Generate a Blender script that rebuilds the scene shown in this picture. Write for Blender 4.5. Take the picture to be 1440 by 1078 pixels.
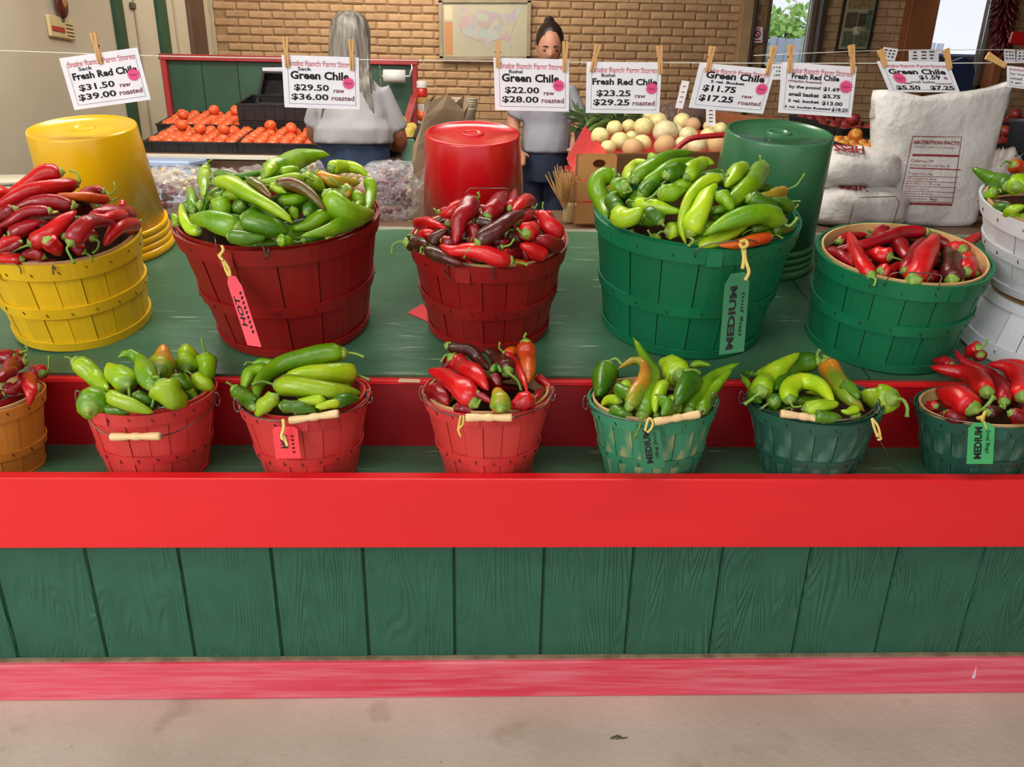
import bpy, bmesh, math, random
import numpy as np
from mathutils import Vector, Matrix
random.seed(7); R = random.Random(11)
for o in list(bpy.data.objects): bpy.data.objects.remove(o)
SC = bpy.context.scene; COL = SC.collection
PI = math.pi

# ------------------------------------------------------------------ camera
FPX = 1040.0; CAMH = 1.325
def _cam(pitch=20.3, yaw=2.1, roll=1.1):
    p, y, r = map(math.radians, (pitch, yaw, roll))
    f = np.array([math.sin(y)*math.cos(p), math.cos(y)*math.cos(p), -math.sin(p)])
    rt = np.array([math.cos(y), -math.sin(y), 0.]); up = np.cross(rt, f)
    return np.array([0, 0, CAMH]), rt*math.cos(r)+up*math.sin(r), -rt*math.sin(r)+up*math.cos(r), f
CO, CR, CU, CF = _cam()
cd = bpy.data.cameras.new('camera'); cam = bpy.data.objects.new('camera', cd); COL.objects.link(cam)
cd.sensor_width = 36; cd.lens = 36*FPX/1440; cd.clip_start = .05; cd.clip_end = 200
cam.matrix_world = Matrix(((CR[0], CU[0], -CF[0], CO[0]), (CR[1], CU[1], -CF[1], CO[1]), (CR[2], CU[2], -CF[2], CO[2]), (0, 0, 0, 1)))
SC.camera = cam
def ray(x, y): return CF+(x-720)/FPX*CR-(y-539)/FPX*CU
def atY(x, y, Y): d = ray(x, y); return Vector(CO+d*(Y/d[1]))
def atZ(x, y, Z): d = ray(x, y); return Vector(CO+d*((Z-CAMH)/d[2]))
def atD(x, y, D): return Vector(CO+ray(x, y)*D)
def depth(P): return float((np.array(P)-CO)@CF)

# ------------------------------------------------------------------ light
W = bpy.data.worlds.new('world'); SC.world = W; W.use_nodes = True
wn = W.node_tree.nodes; wl = W.node_tree.links
bg = wn['Background']; bg.inputs[1].default_value = .85
geo = wn.new('ShaderNodeTexCoord'); sep = wn.new('ShaderNodeSeparateXYZ'); rmp = wn.new('ShaderNodeValToRGB')
wl.new(geo.outputs['Generated'], sep.inputs[0]); wl.new(sep.outputs[2], rmp.inputs[0]); wl.new(rmp.outputs[0], bg.inputs[0])
rmp.color_ramp.elements[0].position = 0; rmp.color_ramp.elements[0].color = (.95, .97, 1.0, 1)
rmp.color_ramp.elements[1].position = .6; rmp.color_ramp.elements[1].color = (.62, .76, 1.0, 1)
def area(name, loc, size, power, color, aim, sy=None):
    l = bpy.data.lights.new(name, 'AREA'); l.energy = power; l.color = color; l.size = size
    if sy: l.shape = 'RECTANGLE'; l.size_y = sy
    o = bpy.data.objects.new(name, l); COL.objects.link(o); o.location = loc
    o.rotation_euler = (Vector(aim)-Vector(loc)).to_track_quat('-Z', 'Y').to_euler(); return o
area('open_front_daylight', (-2.6, -1.4, 3.0), 2.6, 132, (1, .97, .93), (0, 1.9, .6), 2.2)
area('added_fill_aisle', (-.2, .2, 3.05), 3.0, 26, (1, .96, .88), (-.2, 1.0, 0), .6)  # added fill lamp, no fixture known there, to brighten the aisle floor
area('added_fill_back', (-.7, 5.6, 3.0), 2.2, 42, (1, .92, .80), (-.9, 7, 1.6), .5)  # unseen lamp added to light the back brick wall
area('added_fill_middle', (-.6, 3.0, 3.05), 2.6, 66, (1, .95, .86), (-.6, 3.3, 0), .6)  # extra lamp put in overhead to brighten tables and side wall
SC.view_settings.view_transform = 'Standard'; SC.view_settings.look = 'None'
SC.view_settings.gamma = 1; SC.view_settings.use_curve_mapping = False
SC.view_settings.exposure = 0.36

# ------------------------------------------------------------------ materials
_M = {}
def srgb(c):
    return tuple((v/255/12.92 if v/255 <= .04045 else ((v/255+.055)/1.055)**2.4) for v in c)+(1,)
def mat(name, col, col2=None, rough=.5, nscale=6, stretch=(1, 1, 1), bump=0, bscale=40, metal=0, lo=.35, hi=.65,
        wear=None, wscale=12, wstretch=(1, 1, 1), wlo=.62, wamt=1, spec=.5, rnd=0, trans=0, coat=0, bdist=.01, wdetail=6, wsoft=.08):
    if name in _M: return _M[name]
    m = bpy.data.materials.new(name); m.use_nodes = True; N = m.node_tree.nodes; L = m.node_tree.links
    b = N['Principled BSDF']; b.inputs['Roughness'].default_value = rough; b.inputs['Metallic'].default_value = metal
    b.inputs['Specular IOR Level'].default_value = spec; b.inputs['Transmission Weight'].default_value = trans
    b.inputs['Coat Weight'].default_value = coat; b.inputs['Coat Roughness'].default_value = .15
    c1 = srgb(col); tc = N.new('ShaderNodeTexCoord')
    def noise(sc, st, det=4):
        mp = N.new('ShaderNodeMapping'); mp.inputs['Scale'].default_value = st; L.new(tc.outputs['Object'], mp.inputs[0])
        n = N.new('ShaderNodeTexNoise'); n.inputs['Scale'].default_value = sc; n.inputs['Detail'].default_value = det
        L.new(mp.outputs[0], n.inputs['Vector']); return n
    out = None
    if col2 is not None:
        n = noise(nscale, stretch); r = N.new('ShaderNodeMapRange'); r.inputs['From Min'].default_value = lo; r.inputs['From Max'].default_value = hi
        L.new(n.outputs[0], r.inputs[0])
        mx = N.new('ShaderNodeMix'); mx.data_type = 'RGBA'; mx.inputs[6].default_value = c1; mx.inputs[7].default_value = srgb(col2)
        L.new(r.outputs[0], mx.inputs[0]); out = mx.outputs[2]
    if wear is not None:
        n = noise(wscale, wstretch, wdetail); r = N.new('ShaderNodeMapRange'); r.inputs['From Min'].default_value = wlo; r.inputs['From Max'].default_value = wlo+wsoft
        r.inputs['To Max'].default_value = wamt; L.new(n.outputs[0], r.inputs[0])
        mx = N.new('ShaderNodeMix'); mx.data_type = 'RGBA'; mx.inputs[7].default_value = srgb(wear)
        if out: L.new(out, mx.inputs[6])
        else: mx.inputs[6].default_value = c1
        L.new(r.outputs[0], mx.inputs[0]); out = mx.outputs[2]
    if rnd:
        oi = N.new('ShaderNodeObjectInfo'); hs = N.new('ShaderNodeHueSaturation')
        r = N.new('ShaderNodeMapRange'); r.inputs['To Min'].default_value = 1-rnd; r.inputs['To Max'].default_value = 1+rnd
        L.new(oi.outputs['Random'], r.inputs[0]); L.new(r.outputs[0], hs.inputs['Value'])
        if out: L.new(out, hs.inputs['Color'])
        else: hs.inputs['Color'].default_value = c1
        out = hs.outputs[0]
    if out: L.new(out, b.inputs['Base Color'])
    else: b.inputs['Base Color'].default_value = c1
    if bump:
        n = noise(bscale, stretch, 5); bp = N.new('ShaderNodeBump'); bp.inputs['Strength'].default_value = bump; bp.inputs['Distance'].default_value = bdist
        L.new(n.outputs[0], bp.inputs['Height']); L.new(bp.outputs[0], b.inputs['Normal'])
    _M[name] = m; return m

# ------------------------------------------------------------------ object helpers
def link(name, me, m=None, parent=None, smooth=False):
    o = bpy.data.objects.new(name, me); COL.objects.link(o)
    if m is not None and not me.materials: me.materials.append(m)
    if parent is not None: o.parent = parent
    if smooth:
        for p in me.polygons: p.use_smooth = True
    return o
def tag(o, label=None, cat=None, group=None, kind=None):
    if label: o['label'] = label
    if cat: o['category'] = cat
    if group: o['group'] = group
    if kind: o['kind'] = kind
    return o
def empty(name, loc=(0, 0, 0), mtx=None):
    o = bpy.data.objects.new(name, None); COL.objects.link(o); o.empty_display_size = .05
    if mtx is not None: o.matrix_world = mtx
    else: o.location = loc
    return o
class MB:
    def __init__(s): s.v = []; s.f = []
    def add(s, vs, fs):
        n = len(s.v); s.v += [tuple(v) for v in vs]; s.f += [tuple(i+n for i in f) for f in fs]; return s
    def box(s, c, d, rot=None, bev=0):
        x, y, z = (d[0]/2, d[1]/2, d[2]/2); c = Vector(c)
        if bev:
            bm = bmesh.new(); bmesh.ops.create_cube(bm, size=1); bmesh.ops.scale(bm, vec=d, verts=bm.verts)
            bmesh.ops.bevel(bm, geom=bm.edges[:], offset=bev, segments=1, affect='EDGES')
            vs = [v.co.copy() for v in bm.verts]; bm.verts.index_update(); fs = [[v.index for v in f.verts] for f in bm.faces]; bm.free()
        else:
            vs = [Vector(q) for q in ((-x, -y, -z), (x, -y, -z), (x, y, -z), (-x, y, -z), (-x, -y, z), (x, -y, z), (x, y, z), (-x, y, z))]
            fs = [(0, 3, 2, 1), (4, 5, 6, 7), (0, 1, 5, 4), (1, 2, 6, 5), (2, 3, 7, 6), (3, 0, 4, 7)]
        if rot is not None: vs = [rot @ v for v in vs]
        return s.add([v+c for v in vs], fs)
    def hexa(s, p):  # 8 corners bottom 0-3, top 4-7
        return s.add(p, [(0, 3, 2, 1), (4, 5, 6, 7), (0, 1, 5, 4), (1, 2, 6, 5), (2, 3, 7, 6), (3, 0, 4, 7)])
    def tube(s, pts, rad, seg=8, cap=True, flat=1.0, lump=None, phase=0):
        pts = [Vector(p) for p in pts]; n = len(pts)
        if not hasattr(rad, '__len__'): rad = [rad]*n
        up = None; vs = []
        for i, p in enumerate(pts):
            t = (pts[min(i+1, n-1)]-pts[max(i-1, 0)])
            t = t.normalized() if t.length > 1e-9 else Vector((0, 0, 1))
            if up is None:
                up = Vector((0, 0, 1)) if abs(t.z) < .9 else Vector((0, 1, 0))
            a = t.cross(up)
            if a.length < 1e-6: a = t.cross(Vector((1, 0, 0)))
            a.normalize(); b = a.cross(t).normalized(); up = b
            for k in range(seg):
                q = 2*PI*k/seg+phase; r = rad[i]
                if lump: r *= lump(i/(n-1), q)
                vs.append(p+a*(r*math.cos(q))+b*(r*flat*math.sin(q)))
        fs = [(i*seg+k, i*seg+(k+1) % seg, (i+1)*seg+(k+1) % seg, (i+1)*seg+k) for i in range(n-1) for k in range(seg)]
        if cap: fs += [tuple(range(seg-1, -1, -1)), tuple((n-1)*seg+k for k in range(seg))]
        return s.add(vs, fs)
    def lathe(s, prof, seg=32, c=(0, 0, 0), mtx=None, lump=None):
        vs = []; c = Vector(c)
        for i, (r, z) in enumerate(prof):
            for k in range(seg):
                q = 2*PI*k/seg; rr = r*(lump(i/(len(prof)-1), q) if lump else 1)
                v = Vector((rr*math.cos(q), rr*math.sin(q), z))
                vs.append((mtx @ v if mtx else v)+c)
        n = len(prof)
        fs = [(i*seg+k, i*seg+(k+1) % seg, (i+1)*seg+(k+1) % seg, (i+1)*seg+k) for i in range(n-1) for k in range(seg)]
        if prof[0][0] > 1e-6 or True: fs.append(tuple(range(seg-1, -1, -1))); fs.append(tuple((n-1)*seg+k for k in range(seg)))
        return s.add(vs, fs)
    def ball(s, c, r, seg=12, rings=8, rot=None, lump=None):
        c = Vector(c); r = Vector(r) if hasattr(r, '__len__') else Vector((r, r, r)); vs = [Vector((0, 0, -r.z))]
        for i in range(1, rings):
            a = -PI/2+PI*i/rings
            for k in range(seg):
                q = 2*PI*k/seg; l = lump(a, q) if lump else 1
                vs.append(Vector((r.x*math.cos(a)*math.cos(q)*l, r.y*math.cos(a)*math.sin(q)*l, r.z*math.sin(a)*l)))
        vs.append(Vector((0, 0, r.z))); T = len(vs)-1
        fs = [(0, 1+(k+1) % seg, 1+k) for k in range(seg)]
        fs += [(1+(i*seg)+k, 1+i*seg+(k+1) % seg, 1+(i+1)*seg+(k+1) % seg, 1+(i+1)*seg+k) for i in range(rings-2) for k in range(seg)]
        fs += [(T, 1+(rings-2)*seg+k, 1+(rings-2)*seg+(k+1) % seg) for k in range(seg)]
        if rot is not None: vs = [rot @ v for v in vs]
        return s.add([v+c for v in vs], fs)
    def mesh(s, name='m'):
        me = bpy.data.meshes.new(name); me.from_pydata(s.v, [], s.f); me.validate(); me.update(); return me
    def build(s, name, m=None, parent=None, smooth=False, at=None):
        if at is not None:
            a = Vector(at); s.v = [tuple(Vector(v)-a) for v in s.v]
        me = s.mesh(name)
        bm = bmesh.new(); bm.from_mesh(me); bmesh.ops.recalc_face_normals(bm, faces=bm.faces); bm.to_mesh(me); bm.free()
        o = link(name, me, m, parent, smooth)
        if at is not None: o.location = at
        return o
def catmull(pts, n):
    P = [Vector(p) for p in pts]
    if len(P) == 2: return [P[0].lerp(P[1], i/(n-1)) for i in range(n)]
    Q = [P[0]*2-P[1]]+P+[P[-1]*2-P[-2]]; seglen = [(P[i+1]-P[i]).length for i in range(len(P)-1)]; tot = sum(seglen)
    out = []
    for i in range(n):
        d = tot*i/(n-1); k = 0
        while k < len(seglen)-1 and d > seglen[k]: d -= seglen[k]; k += 1
        t = min(1, d/max(seglen[k], 1e-9)); a, b, c, e = Q[k:k+4]
        out.append(.5*((2*b)+(c-a)*t+(2*a-5*b+4*c-e)*t*t+(3*b-a-3*c+e)*t**3))
    return out

# text as thin flat meshes laid on a card given by origin O, full width vector U and full height vector V (downwards)
def text_mesh(mb, s, O, U, V, nrm, box, bold=.02, shear=0, rot90=False, lift=.0006):
    cu = bpy.data.curves.new('t', 'FONT'); cu.body = s; cu.size = 1; cu.offset = bold; cu.resolution_u = 2; cu.shear = shear
    ob = bpy.data.objects.new('t', cu); COL.objects.link(ob)
    dg = bpy.context.evaluated_depsgraph_get(); me = bpy.data.meshes.new_from_object(ob.evaluated_get(dg))
    vs = [v.co.copy() for v in me.vertices]; fs = [tuple(p.vertices) for p in me.polygons]
    bpy.data.objects.remove(ob); bpy.data.curves.remove(cu); bpy.data.meshes.remove(me)
    if not vs: return
    x0 = min(v.x for v in vs); x1 = max(v.x for v in vs); y0 = min(v.y for v in vs); y1 = max(v.y for v in vs)
    u0, u1, v0, v1 = box; out = []
    for v in vs:
        a = (v.x-x0)/max(x1-x0, 1e-6); b = 1-(v.y-y0)/max(y1-y0, 1e-6)
        if rot90: a, b = b, 1-a
        out.append(O+U*(u0+(u1-u0)*a)+V*(v0+(v1-v0)*b)+nrm*lift)
    mb.add(out, fs)
def quad_frame(q, Y=None, D=None):
    P = [atY(x, y, Y) if Y is not None else atD(x, y, D) for x, y in q]
    O = P[0]; U = ((P[1]-P[0])+(P[2]-P[3]))/2; V = ((P[3]-P[0])+(P[2]-P[1]))/2
    n = U.cross(V).normalized()
    if n.dot(Vector(CO)-O) < 0: n = -n
    return O, U, V, n

exec_parts = []
# ================================================================== SETTING
concrete = mat('concrete', (202, 190, 174), (180, 167, 150), rough=.8, nscale=2.2, bump=.15, bscale=60, wear=(150, 132, 112), wscale=6, wlo=.6, wamt=.45, wdetail=12)
beige = mat('beige_wall_paint', (205, 195, 172), (192, 180, 156), rough=.7, nscale=1.2)
mortar = mat('mortar', (158, 126, 90), (138, 108, 76), rough=.95, nscale=20, bump=.4, bscale=80)
brickm = mat('adobe_brick', (184, 150, 112), (166, 130, 94), rough=.9, nscale=9, bump=.5, bscale=50, rnd=.12)
greenp = mat('green_trim_paint', (40, 84, 58), (32, 70, 48), rough=.5)
brownp = mat('brown_trim', (98, 74, 58), (84, 62, 46), rough=.7, nscale=5)
ceilm = mat('ceiling_boards', (150, 135, 115), (130, 115, 95), rough=.8, nscale=3)
WY = 7.0
def struct(o): o['kind'] = 'structure'; return o
# floor: street side slab and inside slab (15 cm higher behind the display)
fl = MB(); fl.box((0, 1.2, -.05), (16, 9, .1)); floor = struct(fl.build('floor', concrete))
fl = MB(); fl.box((0, 6.1, .075), (12, 6.0, .15)); f2 = fl.build('platform', mat('inside_floor', (120, 104, 88), (100, 86, 70), rough=.8, nscale=3), floor)
# ceiling over the room; its front part is unseen, added to block sky light
c = MB(); c.box((0, 2.5, 3.25), (12.4, 9.6, .1)); struct(c.build('ceiling_and_shade_roof', ceilm))

# back wall with bricks as pieces
def wall_brick_pieces(parent, x0, x1, z0, z1, big, holes, bw=.195, bh=.0635):
    base = MB(); base.box((0, 0, 0), (bw-.007, .034, bh-.006), bev=.011); bme = base.mesh('brick'); bme.materials.append(brickm)
    for p in bme.polygons: p.use_smooth = False
    rest = MB(); n = 0; row = 0; z = z0+bh/2
    while z < z1:
        x = x0+(bw/2 if row % 2 else 0)+bw/2
        while x < x1:
            hit = any(hx0 < x+bw*.45 and x-bw*.45 < hx1 and hz0 < z < hz1 for hx0, hx1, hz0, hz1 in holes)
            if not hit:
                if big(x, z) and n < 298:
                    o = bpy.data.objects.new('brick', bme); COL.objects.link(o); o.parent = parent
                    o.location = (x+R.uniform(-.003, .003), WY+.001+R.uniform(-.003, .003), z+R.uniform(-.003, .003)); n += 1
                    o.rotation_euler = (0, R.uniform(-.012, .012), R.uniform(-.02, .02))
                else: rest.box((x, WY+.001, z), (bw-.007, .03, bh-.007))
            x += bw
        z += bh; row += 1
    if rest.v:
        r = rest.build('brick_courses', brickm, parent); r['kind'] = 'stuff'
xL, xR = -2.32, 5.2
wx = lambda px, py=60: atY(px, py, WY).x
wz = lambda py, px=720: atY(px, py, WY).z
w1x0, w1x1, w1z0 = wx(1074), wx(1142), wz(96, 1110)-.02
w2x0, w2x1, w2z0 = wx(1300), wx(1392), wz(122, 1345)-.02
wt = 2.75
mb = MB()
def wallseg(x0, x1, z0, z1): mb.box(((x0+x1)/2, WY+.09, (z0+z1)/2), (x1-x0, .18, z1-z0))
wallseg(xL-.2, w1x0, 0, 3.2); wallseg(w1x1, w2x0, 0, 3.2); wallseg(w2x1, xR+.3, 0, 3.2)
wallseg(w1x0, w1x1, 0, w1z0); wallseg(w1x0, w1x1, wt, 3.2); wallseg(w2x0, w2x1, 0, w2z0); wallseg(w2x0, w2x1, wt, 3.2)
wb = struct(mb.build('wall_back', mortar))
postx0, postx1 = wx(1036), wx(1052)
wall_brick_pieces(wb, xL, xR, .8, 3.0, lambda x, z: -2.3 < x < 2.45 and 1.42 < z < 2.21,
                  [(w1x0-.02, w1x1+.02, w1z0, wt), (w2x0-.02, w2x1+.02, w2z0, wt), (-99, 99, 0, .85)])
mb = MB(); mb.box(((xL-.05), 4.6, 1.6), (.1, 5.2, 3.2)); wl_ = struct(mb.build('wall_left', beige))
mb = MB(); mb.box((xR+.25, 4.6, 1.6), (.1, 5.2, 3.2)); mb.box((3.3, .15, 1.6), (.12, 4.3, 3.2)); mb.box((4.32, 2.24, 1.6), (2.0, .12, 3.2)); struct(mb.build('wall_right_and_blocker', mat('right_wall', (150, 122, 88), (132, 104, 72), rough=.9, nscale=8)))  # the two front boxes are an unseen wall added to cut light from the right
# trims on the left wall
def left_wall_Y(px, py):
    d = ray(px, py); t = (xL-CO[0])/d[0]; return (CO+d*t)[1], (CO+d*t)[2]
def strip_on_left(name, px0, px1, py, m, z0=.15, z1=3.2, th=.03):
    ya = left_wall_Y(px0, py)[0]; yb = left_wall_Y(px1, py)[0]
    b = MB(); b.box((xL+th/2, (ya+yb)/2, (z0+z1)/2), (th, abs(yb-ya), z1-z0), bev=.004); return struct(b.build(name, m))
strip_on_left('trim_1', 165, 176, 70, greenp); strip_on_left('trim_2', 222, 234, 50, greenp)
strip_on_left('trim_3', 263, 284, 30, brownp); 
for i, px in enumerate((191, 246, 296)):
    strip_on_left('trim_%d' % (4+i), px, px+1.5, 40, mat('panel_joint', (168, 156, 132)), th=.012)
# posts on the back wall
def post(name, x0, x1, m, z0=.15, z1=3.2, y=WY-.05, th=.1):
    b = MB(); b.box(((x0+x1)/2, y, (z0+z1)/2), (x1-x0, th, z1-z0), bev=.006); return struct(b.build(name, m))
post('trim_7', wx(1034), wx(1050), mat('tan_post', (168, 138, 100), (150, 120, 84), rough=.8))
post('trim_8', wx(1050), wx(1054), mat('dark_gap', (40, 30, 24)), th=.14)
orangewood = mat('orange_wood', (170, 104, 62), (120, 66, 38), rough=.55, nscale=3, stretch=(1, 1, .25), bump=.1)
post('trim_9', wx(1262), wx(1300), orangewood, th=.16); post('trim_10', wx(1392), wx(1404), orangewood, th=.16)
post('trim_11', wx(1142), wx(1149), mat('dark_frame', (58, 44, 32)), z0=w1z0-.05, th=.12)
# windows: frame, pane, sill
glass = mat('window_glass', (255, 255, 255), rough=.02, trans=1.0, spec=.3)
def window(n, x0, x1, z0, frame):
    b = MB(); t = .035
    b.box(((x0+x1)/2, WY+.05, z0+t/2), (x1-x0, .1, t)); b.box(((x0+x1)/2, WY+.05, wt-t/2), (x1-x0, .1, t))
    b.box((x0+t/2, WY+.05, (z0+wt)/2), (t, .1, wt-z0)); b.box((x1-t/2, WY+.05, (z0+wt)/2), (t, .1, wt-z0))
    w = struct(b.build('window_%d' % n, frame))
    g = MB(); g.box(((x0+x1)/2, WY+.06, (z0+wt)/2), (x1-x0-2*t, .006, wt-z0-2*t)); g.build('pane', glass, w)
    s = MB(); s.box(((x0+x1)/2, WY-.03, z0-.015), (x1-x0+.06, .1, .03), bev=.004); s.build('sill', frame, w)
window(1, w1x0, w1x1, w1z0, mat('window_frame_paint', (92, 74, 56))); window(2, w2x0, w2x1, w2z0, mat('window_frame_paint', (92, 74, 56)))
# outside seen through the windows
og = MB(); og.box((6, 14, -.06), (30, 13.6, .1)); tag(og.build('yard_ground', mat('yard_ground', (196, 184, 160), (180, 166, 138), rough=.9, nscale=1)), 'pale dirt yard outside the windows', 'ground', kind='structure')
def yard():
    fe = empty('picket_fence', (2.9, 9.9, 0)); tag(fe, 'weathered grey picket fence outside the left window', 'fence')
    pb = MB(); pb.box((0, 0, 0), (.085, .02, 2.2), bev=.004); me = pb.mesh('picket'); me.materials.append(mat('brightened_picket_wood', (238, 240, 242), (214, 218, 222), rough=.9, nscale=14, stretch=(1, 1, .1), rnd=.12))  # pickets whitened so that outdoor brightness is in the colour
    for i in range(34):
        o = bpy.data.objects.new('picket', me); COL.objects.link(o); o.parent = fe; o.location = (i*.1-.6, R.uniform(-.005, .005), .0+1.12+R.uniform(-.03, .03))
    rb = MB(); rb.box((1.1, .04, .5), (3.5, .04, .09)); rb.box((1.1, .04, 1.4), (3.5, .04, .09)); rb.build('rail', me.materials[0], fe)
    # car beyond the window: simple sedan with wheels, glass
    ca = empty('parked_car', (3.5, 8.7, 0)); ca.scale = (1, 1, 1.16); tag(ca, 'dark blue car parked outside, seen low in the windows', 'car')
    b = MB(); prof = [(-2.1, .35), (-2.15, .75), (-1.5, .95), (-.9, 1.42), (.7, 1.45), (1.3, 1.0), (2.1, .9), (2.15, .4)]
    n = len(prof); vs = [(x, -.85, z) for x, z in prof]+[(x, .85, z) for x, z in prof]
    b.add(vs, [tuple(range(n-1, -1, -1)), tuple(range(n, 2*n))]+[(i, (i+1) % n, n+(i+1) % n, n+i) for i in range(n)])
    b.build('body', mat('brightened_car_paint', (84, 110, 160), rough=.25, coat=1), ca)  # blue lightened to stand for daylight on the car
    g = MB(); g.box((-.1, -.86, 1.2), (1.5, .02, .32)); g.build('side_window', mat('car_glass', (120, 150, 180), rough=.05), ca)
    for x in (-1.3, 1.35):
        for y in (-.8, .8):
            w = MB(); w.lathe([(.16, -.1), (.32, -.1), (.32, .1), (.16, .1)], 20, (x, y, .32), Matrix.Rotation(PI/2, 3, 'X')); w.build('wheel', mat('tyre', (30, 30, 32)), ca)
    rr = random.Random(5)
    for i, (x, y, h, r) in enumerate(((3.0, 12.6, 3.0, 1.15), (5.8, 15.6, 2.8, 1.0), (9.6, 13.0, 3.4, .9))):
        t = empty('leafy_tree', (x, y, 0)); tag(t, ['light green leafy tree above the picket fence', 'small pale green tree right of the first window view', 'green tree at the top of the bright right window'][i], 'tree')
        tr = MB(); tr.tube([(0, 0, 0), (.05, 0, h*.5), (-.05, 0, h)], [.1, .08, .04], 8); tr.build('trunk', brownp, t)
        lf = MB()
        for k in range(2200):
            a = Vector((rr.gauss(0, 1), rr.gauss(0, 1), rr.gauss(0, 1))).normalized()*r*rr.uniform(.5, 1); p = a+Vector((0, 0, h*.85))
            q = Vector((rr.gauss(0, 1), rr.gauss(0, 1), rr.gauss(0, 1))).normalized()*.09; s = q.cross(a).normalized()*.05
            lf.add([p-q, p+s, p+q, p-s], [(0, 1, 2, 3)])
        lf.build('foliage', mat('brightened_tree_leaves', (200, 226, 130), (160, 204, 90), rough=.6, nscale=2), t)['kind'] = 'stuff'  # leaf greens lightened in place of stronger light outside
yard()
# ================================================================== DISPLAY STAND
TAU = math.radians(13); SY, SZ = 1.63, .72
EY = Vector((0, math.cos(TAU), math.sin(TAU))); EZ = Vector((0, -math.sin(TAU), math.cos(TAU)))
def slope(x, s, h=0): return Vector((x, SY, SZ))+EY*s+EZ*h
redpaint = mat('red_board_paint', (232, 30, 36), (218, 24, 32), rough=.42, nscale=2.5, stretch=(.3, 1, 1), wear=(236, 120, 110), wscale=26, wstretch=(.35, 1, 1), wlo=.71, wamt=.7, bump=.06, bscale=30)
risershade = mat('riser_shaded_paint', (172, 12, 22), (150, 8, 18), rough=.4, nscale=2, stretch=(.3, 1, 1), wear=(200, 60, 60), wscale=20, wlo=.74, wamt=.5)  # darker red than the front board: the riser's shade is in the colour
basepaint = mat('faded_red_paint', (228, 84, 104), (212, 54, 74), rough=.75, nscale=3.5, stretch=(.35, 1, 3), wear=(238, 160, 168), wscale=16, wstretch=(.3, 1, 5), wlo=.42, wamt=.55, wdetail=14, wsoft=.4, bump=.15, bscale=60)
shelfpaint = mat('green_shelf_paint', (64, 108, 80), (50, 90, 66), rough=.3, nscale=4, stretch=(.4, 1.5, 1), bump=.12, bscale=26, wear=(158, 176, 148), wscale=42, wstretch=(.16, 1.8, 1.8), wlo=.64, wamt=.65)
def siding_mat():
    m = bpy.data.materials.new('green_siding_paint'); m.use_nodes = True; N = m.node_tree.nodes; L = m.node_tree.links; b = N['Principled BSDF']
    tc = N.new('ShaderNodeTexCoord'); oi = N.new('ShaderNodeObjectInfo'); ad = N.new('ShaderNodeVectorMath'); ad.operation = 'ADD'
    L.new(tc.outputs['Object'], ad.inputs[0]); mu = N.new('ShaderNodeMath'); mu.operation = 'MULTIPLY'; mu.inputs[1].default_value = 40
    L.new(oi.outputs['Random'], mu.inputs[0]); L.new(mu.outputs[0], ad.inputs[1])
    mp = N.new('ShaderNodeMapping'); mp.inputs['Scale'].default_value = (9, 9, 1.1); L.new(ad.outputs[0], mp.inputs[0])
    n = N.new('ShaderNodeTexNoise'); n.inputs['Scale'].default_value = 1.0; n.inputs['Detail'].default_value = 2; n.inputs['Distortion'].default_value = .4; L.new(mp.outputs[0], n.inputs[0])
    # growth rings: contour lines of the stretched noise
    k = N.new('ShaderNodeMath'); k.operation = 'MULTIPLY'; k.inputs[1].default_value = 210; L.new(n.outputs[0], k.inputs[0])
    s = N.new('ShaderNodeMath'); s.operation = 'SINE'; L.new(k.outputs[0], s.inputs[0])
    f = N.new('ShaderNodeTexNoise'); f.inputs['Scale'].default_value = 7; L.new(ad.outputs[0], f.inputs[0])
    fr = N.new('ShaderNodeMapRange'); fr.inputs['From Min'].default_value = .42; fr.inputs['From Max'].default_value = .62; L.new(f.outputs[0], fr.inputs[0])
    a = N.new('ShaderNodeMath'); a.operation = 'MULTIPLY'; L.new(s.outputs[0], a.inputs[0]); L.new(fr.outputs[0], a.inputs[1])
    bp = N.new('ShaderNodeBump'); bp.inputs['Strength'].default_value = .38; bp.inputs['Distance'].default_value = .004; L.new(a.outputs[0], bp.inputs['Height']); L.new(bp.outputs[0], b.inputs['Normal'])
    g = N.new('ShaderNodeTexNoise'); g.inputs['Scale'].default_value = 16; g.inputs['Detail'].default_value = 8; L.new(ad.outputs[0], g.inputs[0])
    mx = N.new('ShaderNodeMix'); mx.data_type = 'RGBA'; mx.inputs[6].default_value = srgb((22, 76, 54)); mx.inputs[7].default_value = srgb((46, 102, 78)); L.new(g.outputs[0], mx.inputs[0])
    L.new(mx.outputs[2], b.inputs['Base Color']); b.inputs['Roughness'].default_value = .6; return m
sidem = siding_mat()
stand = empty('display_stand', (0, 1.41, 0))
tag(stand, 'long two-step farm stand counter, red boards over green siding', 'counter')
def spart(mb, name, m, **k):
    o = mb.build(name, m, None, **k); o.parent = stand; o.matrix_parent_inverse = stand.matrix_world.inverted(); return o
stand.location = (0, 0, 0)
X0, X1 = -1.75, 2.25
k0 = int(math.floor((X0-.1328)/.2029))
sb = MB(); w = .2029-.009
vs = [(-w/2, 0, .075), (w/2, 0, .075), (w/2, 0, .452), (-w/2, 0, .452), (-w/2-.0035, .007, .075), (w/2+.0035, .007, .075), (w/2+.0035, .007, .452), (-w/2-.0035, .007, .452)]
sb.add(vs, [(0, 1, 2, 3), (4, 5, 1, 0), (3, 2, 6, 7), (0, 3, 7, 4), (1, 5, 6, 2), (5, 4, 7, 6)]); sme = sb.mesh('siding_board'); sme.materials.append(sidem)
i = 0
while .1328+(k0+i)*.2029 < X1:
    o = bpy.data.objects.new('siding_board', sme); COL.objects.link(o); o.parent = stand
    o.location = (.1328+(k0+i+.5)*.2029, 1.4258+R.uniform(-.001, .001), 0); i += 1
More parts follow.
